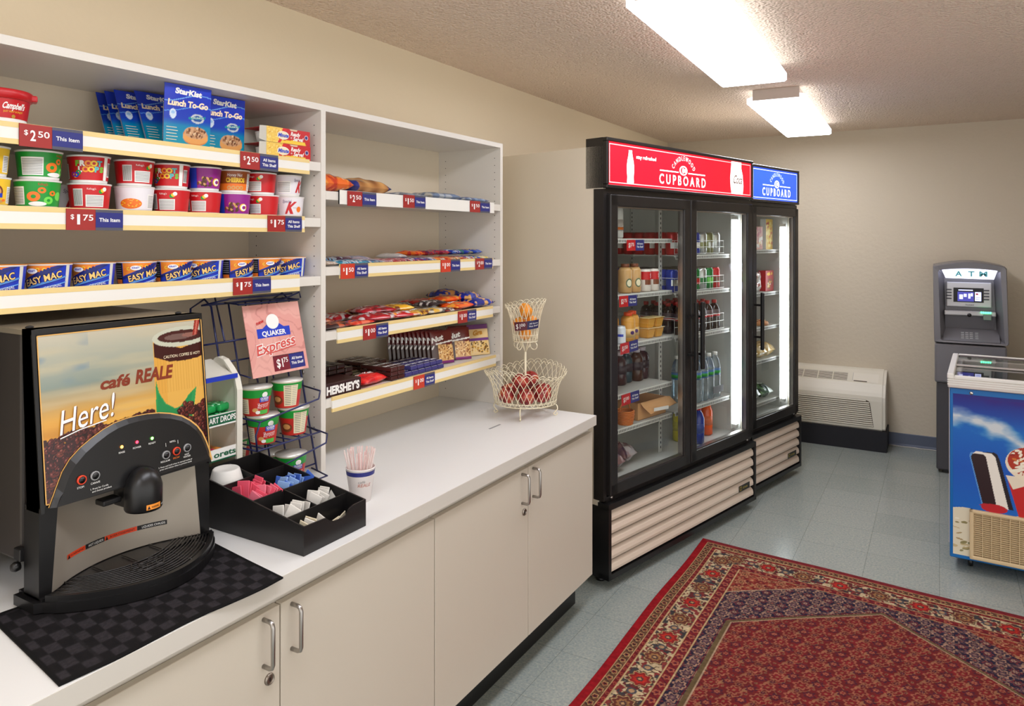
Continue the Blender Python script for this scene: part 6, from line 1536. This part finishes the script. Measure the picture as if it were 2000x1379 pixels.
# ---- ready rice packs
def rice(lab, loc, rz, dark_=False):
    t = thing('rice_pack', lab, 'food pack', loc, rz); L_, D_, H_ = .165, .105, .046
    cv = Canvas(L_, H_, 80, 24, (196, 24, 30)); cv.fill(cv.X < .062, (236, 196, 90)); cv.poly([(.05, 0), (.075, H_), (.06, H_), (.04, 0)], (210, 30, 34)); cv.poly([(.085, H_), (.115, H_), (.112, .040), (.09, .040)], (214, 190, 160)); cv.poly([(.05, 0), (.15, 0), (.145, .010), (.10, .013), (.06, .009)], (240, 200, 60))
    r = random.Random(6)
    for _ in range(70): cv.ell(r.uniform(0, .055), r.uniform(0, H_), .0025, .0012, r.choice([(250, 226, 150), (214, 150, 50), (250, 210, 90)]), r.uniform(0, 3))
    if dark_:
        for _ in range(12): cv.ell(r.uniform(0, .05), r.uniform(0, H_), .006, .004, (110, 60, 30), r.uniform(0, 3))
    cv.build('printed_front', lambda x, z, o: (x-L_/2, -.0006, z), VM, t)
    mb = MB(); cm = mat('carton_inside_white', (206, 202, 190), .6)
    mb.box(-L_/2, L_/2, 0, .0015, 0, H_, cm); mb.box(-L_/2, L_/2, D_-.0015, D_, 0, H_, cm); mb.box(-L_/2, L_/2, .0015, D_-.0015, 0, .0012, cm); mb.box(-L_/2+.0, L_/2, .0015, D_-.0015, H_-.0012, H_, RED)
    mb.box(L_/2-.0015, L_/2, .0015, D_-.0015, .0012, H_-.0012, RED); mb.build('carton_sleeve', t)
    MB().add([(-L_/2, .0, 0), (-L_/2, .0, H_), (-L_/2-.030, -.008, H_-.003), (-L_/2-.032, -.008, .004), (-L_/2, .0012, 0), (-L_/2, .0012, H_), (-L_/2-.030, -.0068, H_-.003), (-L_/2-.032, -.0068, .004)], [(0, 1, 2, 3), (7, 6, 5, 4), (3, 2, 6, 7), (0, 3, 7, 4), (1, 5, 6, 2)], cm).build('end_flap', t)
    MB().lathe([(0, 0), (.036, .0), (.042, .032), (0, .034)], W, 24, -.03, .052, M=Matrix.Translation((0, 0, .003))).build('rice_tub', t)
    A = Art().ell(.0-.022, .024, .022, .0125, W, 26).ell(-.022, .024, .020, .011, CRM, 26).text('Minute', -.022, .019, .011, BLUE, w=.038, shear=.2, bold=.04).text('Ready', .024, .026, .012, W, w=.036, shear=.25, bold=.03).text('to', .008, .017, .007, W, w=.006, shear=.2).text('Serve!', .034, .012, .012, W, w=.038, shear=.25, bold=.03).ell(.067, .026, .0075, .0075, mat('seal_grey', (196, 180, 190), .4), 18).ell(.067, .026, .005, .005, NAVY, 16)
    A.build('lettering', front(-.0008), t); return t
r0_ = rice('red and yellow ready rice pack, bottom of the front stack of two', (-1.705, 1.562, Z1), PI/2-.06)
for lab, loc, rz in (('red and yellow ready rice pack, top of the front stack of two', (-1.706, 1.562, Z1+.0468), PI/2-.04), ('ready rice pack behind the front stack, bottom one', (-1.835, 1.525, Z1), PI/2-.05), ('ready rice pack behind the front stack, top one', (-1.836, 1.523, Z1+.0468), PI/2+.02)):
    o = dup(r0_, loc, rz); o['label'] = lab

# ---------------- wrapped snacks in the right bay ----------------
ZA, ZB, ZCc, ZD = 1.6957, 1.4527, 1.2447, 1.0297
def snack(lab, X, Y, z, w_, l_, h, cols, rz=0, txt=None, tx=0, ry_=0, name='snack_bag', cat='snack', seed=None, group=None, tm=W, flat=False, crimp=.07, nx=14, ny=18, amp=.12):
    sd_ = seed if seed is not None else int(abs(X*977+Y*1313)) % 997
    nx, ny = max(nx, 24), max(ny, 34); fn = cols if callable(cols) else blotch(cols+[cols[0]], 16, sd_)
    tt = None
    if txt: tt = [(txt, tx, 0, min(.016, w_*.3), tm, l_*.62, PI/2)]
    o = bag(name, lab, cat, (X, Y, z), (tx*0, ry_, rz), w_, l_, h, fn, [(q[0], q[1], q[2], q[3], q[4], q[5], q[6]) for q in tt] if tt else None, sd_, group, None, flat, crimp, amp=amp, nx=nx, ny=ny)
    return o
# top shelf: chip and cracker bags (long side along the shelf edge)
o_ = (235, 110, 40); ob = (200, 60, 30); tn = (226, 170, 90); dk = (24, 36, 110)
snack('orange crinkled snack bag at the left end of the top right shelf', -1.778, 1.777, ZA, .15, .145, .066, [o_, (240, 150, 60), ob, o_, (250, 210, 170)], 0)
snack('blue bag of brown cookies behind the orange bag', -1.800, 1.960, ZA, .16, .22, .066, lambda u, v: (30, 44, 130) if (u < -.5 or v < -.65 or v > .8) else mixc((140, 84, 40), (226, 170, 100), .5+.5*math.sin(v*9)*math.sin(u*6)), .05)
snack('flat grey silver snack pouch on the top right shelf', -1.770, 2.165, ZA, .15, .20, .024, [(150, 160, 170), (196, 200, 204), (120, 130, 150)], .1)
snack('grey and pale blue crinkled pouch beside the silver one', -1.775, 2.385, ZA, .16, .20, .038, [(110, 130, 160), (170, 180, 190), (60, 76, 120), (200, 200, 190)], -.1)
snack('pale blue cracker pouch at the right of the top right shelf', -1.765, 2.600, ZA, .15, .19, .028, [(120, 150, 190), (190, 200, 206), (60, 90, 150)], .05, 'MINI')
# second shelf: bars
bars_B = [(1.745, [(226, 200, 180), (210, 190, 170), (236, 226, 214)], 'clear and tan'), (1.815, [(70, 170, 205), (30, 120, 170), (200, 225, 235)], 'light blue'), (1.868, [(80, 180, 210), (40, 110, 170), (215, 230, 235)], 'turquoise'), (1.921, [(90, 170, 200), (230, 230, 230), (40, 90, 150)], 'pale turquoise'),
          (1.974, [(150, 170, 190), (214, 214, 220), (90, 90, 120)], 'silver blue'), (2.027, [(196, 150, 160), (226, 210, 210), (150, 60, 80)], 'pale pink'), (2.080, [(196, 60, 70), (230, 200, 200), (130, 40, 60)], 'red and silver'), (2.133, [(190, 60, 80), (226, 214, 214), (120, 50, 90)], 'crimson and white'),
          (2.186, [(210, 70, 70), (230, 226, 226), (70, 60, 130)], 'red, white and violet'), (2.240, [(60, 70, 160), (210, 210, 220), (150, 50, 90)], 'navy and silver'), (2.294, [(120, 130, 180), (220, 220, 226), (60, 60, 130)], 'lilac grey'), (2.350, [(238, 120, 30), (250, 160, 60), (230, 230, 220)], 'bright orange'),
          (2.404, [(236, 110, 30), (250, 230, 210), (210, 50, 30)], 'orange and white'), (2.458, [(230, 120, 40), (240, 230, 210), (120, 140, 60)], 'orange and green'), (2.512, [(200, 60, 40), (240, 200, 120), (70, 60, 120)], 'red and yellow'), (2.566, [(40, 60, 170), (220, 220, 230), (190, 40, 60)], 'blue and red'), (2.620, [(30, 70, 180), (100, 160, 220), (230, 220, 80)], 'deep blue'), (2.674, [(235, 205, 60), (60, 70, 170), (250, 240, 200)], 'yellow and blue')]
for i, (Y, cols, cn) in enumerate(bars_B):
    nm_ = 'snack bar' ; snack(f'{cn} wrapped bar lying in the front row of the second right shelf', -1.778, Y+.012, ZB, .048, .150, .018, cols, PI/2+.10*math.sin(i*2.3), name='snack_bar', cat='snack bar', seed=i+50, crimp=.08, nx=12, ny=10)
for i, (Y, X, z, cols, cn, st) in enumerate(((1.86, -1.89, 0, [(70, 30, 50), (120, 170, 200)], 'dark plum and blue', None), (1.96, -1.90, 0, [(90, 60, 80), (190, 200, 210)], 'plum and grey', None), (2.06, -1.90, 0, [(150, 150, 170), (200, 180, 190)], 'dusty grey', None), (2.25, -1.88, .006, [(205, 200, 196), (225, 222, 218)], 'clear silver', None), (2.335, -1.855, .016, [(240, 110, 20), (220, 40, 30)], 'vivid orange', None),
        (2.425, -1.855, .016, [(150, 30, 50), (220, 60, 50), (90, 30, 80)], 'dark red', None), (2.50, -1.845, .018, [(130, 30, 70), (200, 60, 80), (60, 40, 120)], 'burgundy and violet', None), (2.565, -1.83, .018, [(30, 50, 160), (90, 130, 210), (200, 210, 220)], 'royal blue', None), (2.63, -1.82, .018, [(30, 60, 170), (60, 140, 120), (210, 220, 60)], 'blue and lime', None), (2.700, -1.815, .018, [(26, 70, 180), (40, 110, 200)], 'blue lemon', 'LUNA'))):
    snack(f'{cn} wrapped bar in the back row of the second right shelf', X, Y, ZB+z+.004, .058, .13, .024, cols, PI/2+.15*math.sin(i), st, tm=YEL, name='snack_bar', cat='snack bar', seed=90+i, crimp=.08, nx=12, ny=10, group=None)
# third shelf: candy packs
red3 = [(180, 22, 34), (150, 16, 30), (215, 205, 205)]; yel3 = [(240, 180, 40), (250, 210, 90), (120, 60, 30)]; blk3 = [(36, 24, 28), (60, 40, 40), (200, 190, 180)]; org3 = [(245, 85, 20), (250, 110, 30), (250, 170, 60)]
candy = [(-1.745, 1.774, 0, .085, .15, .022, [(60, 36, 36), (196, 90, 50), (150, 40, 40)], 'long dark brown candy box at the front left corner', .02, None), (-1.83, 1.790, .004, .07, .13, .03, [(150, 50, 40), (206, 120, 60), (90, 30, 30)], 'brown and orange candy pack behind the long box', .1, None), (-1.735, 1.895, 0, .07, .13, .020, [(226, 60, 40), (240, 120, 90), (120, 60, 120)], 'orange red candy pack with violet print, front row', .1, None),
   (-1.875, 1.93, 0, .09, .16, .035, red3, 'dark red candy bag at the back left', .3, None), (-1.745, 1.985, .006, .095, .17, .028, red3, 'red candy bag with white lettering, front row left', -.25, 'Skittles'), (-1.80, 2.045, .022, .095, .17, .030, [(170, 20, 36), (190, 150, 150), (120, 20, 30)], 'glossy red candy bag overlapping the front one', -.2, 'Twizzlers'),
   (-1.745, 2.125, .004, .085, .16, .026, [(200, 30, 40), (240, 150, 60), (225, 220, 220)], 'red and orange candy bag beside the yellow ones', -.3, 'SKITTLES'), (-1.89, 2.10, .012, .09, .16, .03, yel3, 'mustard yellow candy bag at the back', .2, None), (-1.81, 2.175, .018, .09, .16, .03, yel3, 'golden yellow candy bag, upper of the yellow pile', -.1, "M&M's"),
   (-1.745, 2.235, .0, .09, .16, .026, yel3, 'yellow candy bag lying at the front edge', .25, "M&M's"), (-1.86, 2.275, .014, .09, .17, .032, blk3, 'black and silver candy bag at the back left', .4, None), (-1.745, 2.335, .002, .08, .15, .024, [(225, 215, 190), (240, 190, 70), (120, 110, 100)], 'cream and yellow candy bag, front row centre', .1, 'Plain'),
   (-1.80, 2.400, .020, .09, .16, .028, [(40, 30, 34), (214, 208, 200), (110, 100, 96)], 'black and white candy bag in the middle of the shelf', .2, 'MOUNDS'), (-1.89, 2.42, .020, .10, .18, .030, [(190, 30, 20), (230, 60, 30), (150, 20, 20)], 'red orange peanut butter pack at the back', .1, None), (-1.735, 2.430, .0, .07, .14, .020, [(60, 56, 56), (200, 196, 190), (120, 30, 30)], 'grey and white candy bar, front row right of centre', .1, None),
   (-1.755, 2.520, .004, .10, .17, .030, org3, 'vivid orange candy pack, front row', .1, "REESE'S"), (-1.83, 2.545, .028, .10, .17, .030, org3, 'vivid orange candy pack, stacked behind the front one', .05, "REESE'S"), (-1.88, 2.61, .030, .09, .15, .050, [(26, 36, 130), (40, 60, 170), (206, 150, 80)], 'navy cookie bag, left of the blue bags at the back', -.2, None),
   (-1.80, 2.665, .020, .09, .14, .050, [(24, 40, 150), (220, 170, 100), (50, 80, 190)], 'blue cookie bag on top at the right end', .2, None), (-1.742, 2.660, .0, .09, .14, .045, [(20, 36, 140), (40, 70, 180), (230, 180, 110)], 'dark blue cookie bag at the front right end', -.1, None)]
for i, (X, Y, dz, w_, l_, h, cols, lab, rz, st) in enumerate(candy):
    snack(lab+' of the third right shelf', X, Y, ZCc+dz, w_, l_, h, cols, rz, st, name='candy_bag', cat='candy', seed=i+130, crimp=.06, nx=12, ny=14)
# bottom shelf: chocolate boxes, bars and a row of standing granola pouches
def choc_box(lab, loc, rz, w_, d_, h, body, face, st=None, sm2=W, top_=None):
    t = thing('candy_box', lab, 'candy box', loc, rz); MB().bbox(0, w_, 0, d_, 0, h, body, .002, 1).build('box_body', t)
    A = Art().rect(.001, w_-.001, .001, h-.001, face)
    if st: A.text(st, w_/2, h*.22, h*.56, sm2, w=w_*.9, bold=.05)
    A.build('printed_front', front(-.0002), t); return t
choc_box('dark brown chocolate bar box with large white letters at the front left', (-1.695, 1.700, ZD), PI/2, .170, .24, .045, mat('choc_brown', (58, 28, 24), .35), mat('choc_face', (52, 24, 24), .35), "HERSHEY'S")
snack('bright red wafer pack beside the brown chocolate box', -1.745, 1.950, ZD, .09, .145, .040, [(230, 30, 30), (240, 60, 50), (200, 20, 30)], .1, 'KitKat', name='candy_bag', cat='candy', seed=3)
dkb = [(40, 26, 24), (70, 64, 50), (120, 120, 100)]; brb = [(70, 30, 30), (50, 24, 26), (200, 190, 180)]; wb = [(70, 70, 150), (205, 200, 215), (40, 36, 90)]
MBX = {}
def choc_bar(lab, X, Y, z, rz, kind, st, grp=None):
    cs = {'dark': (52, 36, 30), 'olive': (120, 124, 92), 'brown': (72, 34, 32), 'violet': (66, 62, 122)}[kind]; tm_ = {'dark': GREY, 'olive': CRM, 'brown': W, 'violet': W}[kind]
    if kind not in MBX:
        t = thing('chocolate_bar', '', 'chocolate bar'); MB().bbox(0, .038, 0, .150, 0, .0155, mat('wrapper_'+kind, cs, .25), .004).build('wrapper', t)
        A = Art()
        for k in range(3): A.text(st, .019, .030+k*.045, .016, tm_, w=.036, shear=.1, bold=.05, rot=0)
        A.rect(.001, .037, .004, .007, tm_).build('lettering', top(.0158), t); MBX[kind] = t; o = t
    else: o = dup(MBX[kind])
    o.location = (X, Y, z); o.rotation_euler = (0, 0, PI/2+rz); o['label'] = lab
    return o
rows = ['first', 'second', 'third', 'fourth', 'fifth', 'sixth']
for j in range(2):
    for i in range(4): choc_bar(f'dark wrapped chocolate bar in the {["lower", "upper"][j]} layer behind the brown box, {rows[i]} from the left', -1.790, 1.775+.0405*i, ZD+.0460*(i < 2)*0+.0465*(1 if 1.775+.0405*i < 1.87 else 0)+.0160*j+(.0 if 1.775+.0405*i < 1.87 else .030), 0, 'dark', 'DARK')
for i in range(3): choc_bar(f'olive green wrapped bar beneath the dark bars, {rows[i]} from the left', -1.810, 1.955+.040*i, ZD+.0015, 0, 'olive', 'MINT')
for j in range(3): choc_bar(f'brown wrapped chocolate bar in the front centre stack, {["bottom", "middle", "top"][j]} left one', -1.700, 2.035, ZD+.0005+.016*j, 0, 'brown', 'BAR'); choc_bar(f'brown wrapped chocolate bar in the front centre stack, {["bottom", "middle", "top"][j]} right one', -1.700, 2.0745, ZD+.0005+.016*j, 0, 'brown', 'BAR')
for i in range(3): choc_bar(f'brown wrapped bar behind the front centre stack, {rows[i]} from the left', -1.855, 2.075+.04*i, ZD+.0300, .0, 'brown', 'BAR')
for i in range(3): choc_bar(f'brown wrapped bar under the back row, {rows[i]} from the left', -1.855, 2.075+.04*i, ZD+.0135, .0, 'brown', 'BAR')
for i in range(6):
    choc_bar(f'violet and silver wrapped bar in the front right group, {rows[i]} from the left', -1.700, 2.118+.0405*i, ZD+.0005, .0, 'violet', 'CANDY')
for i in range(5):
    choc_bar(f'violet and silver wrapped bar stacked on the front right group, {rows[i]} from the left', -1.712, 2.165+.0405*i, ZD+.0165, .0, 'violet', 'CANDY')
# granola pouches standing in a row
def granola(lab, X, Y, z, rot, kind):
    if kind not in MBX:
        t = thing('granola_pouch', '', 'snack pouch'); w_, h_ = .105, .135
        cv = Canvas(w_, h_, 44, 56, (96, 30, 28) if kind == 'choc' else (226, 196, 140)); r = random.Random(8)
        if kind == 'choc':
            cv.fill(cv.Y > .098, (104, 28, 26)); cv.fill(cv.Y < .012, (120, 40, 110))
            cv.fill((cv.Y < .078) & (cv.X < .03), (70, 46, 40)); cv.poly([(.0, .062), (.004, .070), (.014, .078), (.012, .068), (.004, .060)], (236, 232, 226)); cv.fill((np.abs(cv.Y-(.078+cv.X*.12)) < .003) & (cv.X > .02), (240, 236, 230)); m = (cv.Y < .078-(cv.X-.05)*.1) & (cv.X > .03) & (cv.Y > .012); cv.fill(m, (206, 160, 100))
            for _ in range(70): cv.ell(r.uniform(.032, .100), r.uniform(.016, .074), .005, .003, r.choice([(170, 110, 60), (226, 190, 130), (130, 76, 40), (240, 214, 160)]), r.uniform(0, 3))
        else:
            cv.fill(cv.Y > .115, (110, 60, 120)); cv.fill(np.abs(cv.Y-.068) < .006, (110, 60, 130))
            for _ in range(80): cv.ell(r.uniform(.01, .095), r.uniform(.012, .060), .005, .003, r.choice([(170, 120, 50), (226, 190, 110), (90, 60, 30), (210, 160, 60)]), r.uniform(0, 3))
        pil = lambda x, z_: .0050*(max(0, 1-(2*x/w_-1)**2)*max(0, 1-(2*z_/h_-1)**4))**.5
        cv.build('printed_front', lambda x, z_, o: (x-w_/2, -pil(x, z_), z_), VG, t)
        cb = Canvas(w_, h_, 22, 28, (84, 30, 28) if kind == 'choc' else (190, 160, 110)); cb.build('pouch_back', lambda x, z_, o: (x-w_/2, pil(x, z_)+.0004, z_), VG, t)
        A = Art().text('Nut' if kind == 'choc' else 'Gra', -.050 if kind == 'choc' else -.03, .086, .020, W if kind == 'choc' else mat('ink_gold_dark', (190, 130, 30), .4), 'l', w=.058 if kind == 'choc' else .05, shear=.3, rot=.22 if kind == 'choc' else .1, bold=.05)
        A.build('lettering', lambda x, z_, o: (x, -pil(x+w_/2, z_)-.0008-o, z_), t); MBX[kind] = t; o = t
    else: o = dup(MBX[kind])
    o.location = (X, Y, z); o.rotation_euler = rot; o['label'] = lab
for i in range(11):
    Rm = Matrix.Rotation(PI/2-.35, 4, 'Z') @ Matrix.Rotation(-.20, 4, 'X')
    granola(['backmost', 'second', 'third', 'fourth', 'fifth', 'sixth', 'seventh', 'eighth', 'ninth', 'tenth', 'eleventh'][i]+' brown granola pouch in the leaning row, counted from the back', -1.915+.0166*i, 2.352+.0072*i, ZD+.003, Rm.to_euler(), 'choc')
Rm = Matrix.Rotation(PI/2-.52, 4, 'Z') @ Matrix.Rotation(-.22, 4, 'X')
granola('brown granola pouch facing out at the end of the leaning row', -1.750, 2.545, ZD+.002, Rm.to_euler(), 'choc')
Rm = Matrix.Rotation(PI/2-.45, 4, 'Z') @ Matrix.Rotation(-.22, 4, 'X')
granola('second brown granola pouch facing out, nearer the end panel', -1.790, 2.610, ZD+.002, Rm.to_euler(), 'choc')
granola('cream and purple granola pouch beside the end panel', -1.745, 2.690, ZD+.002, Rm.to_euler(), 'cream')
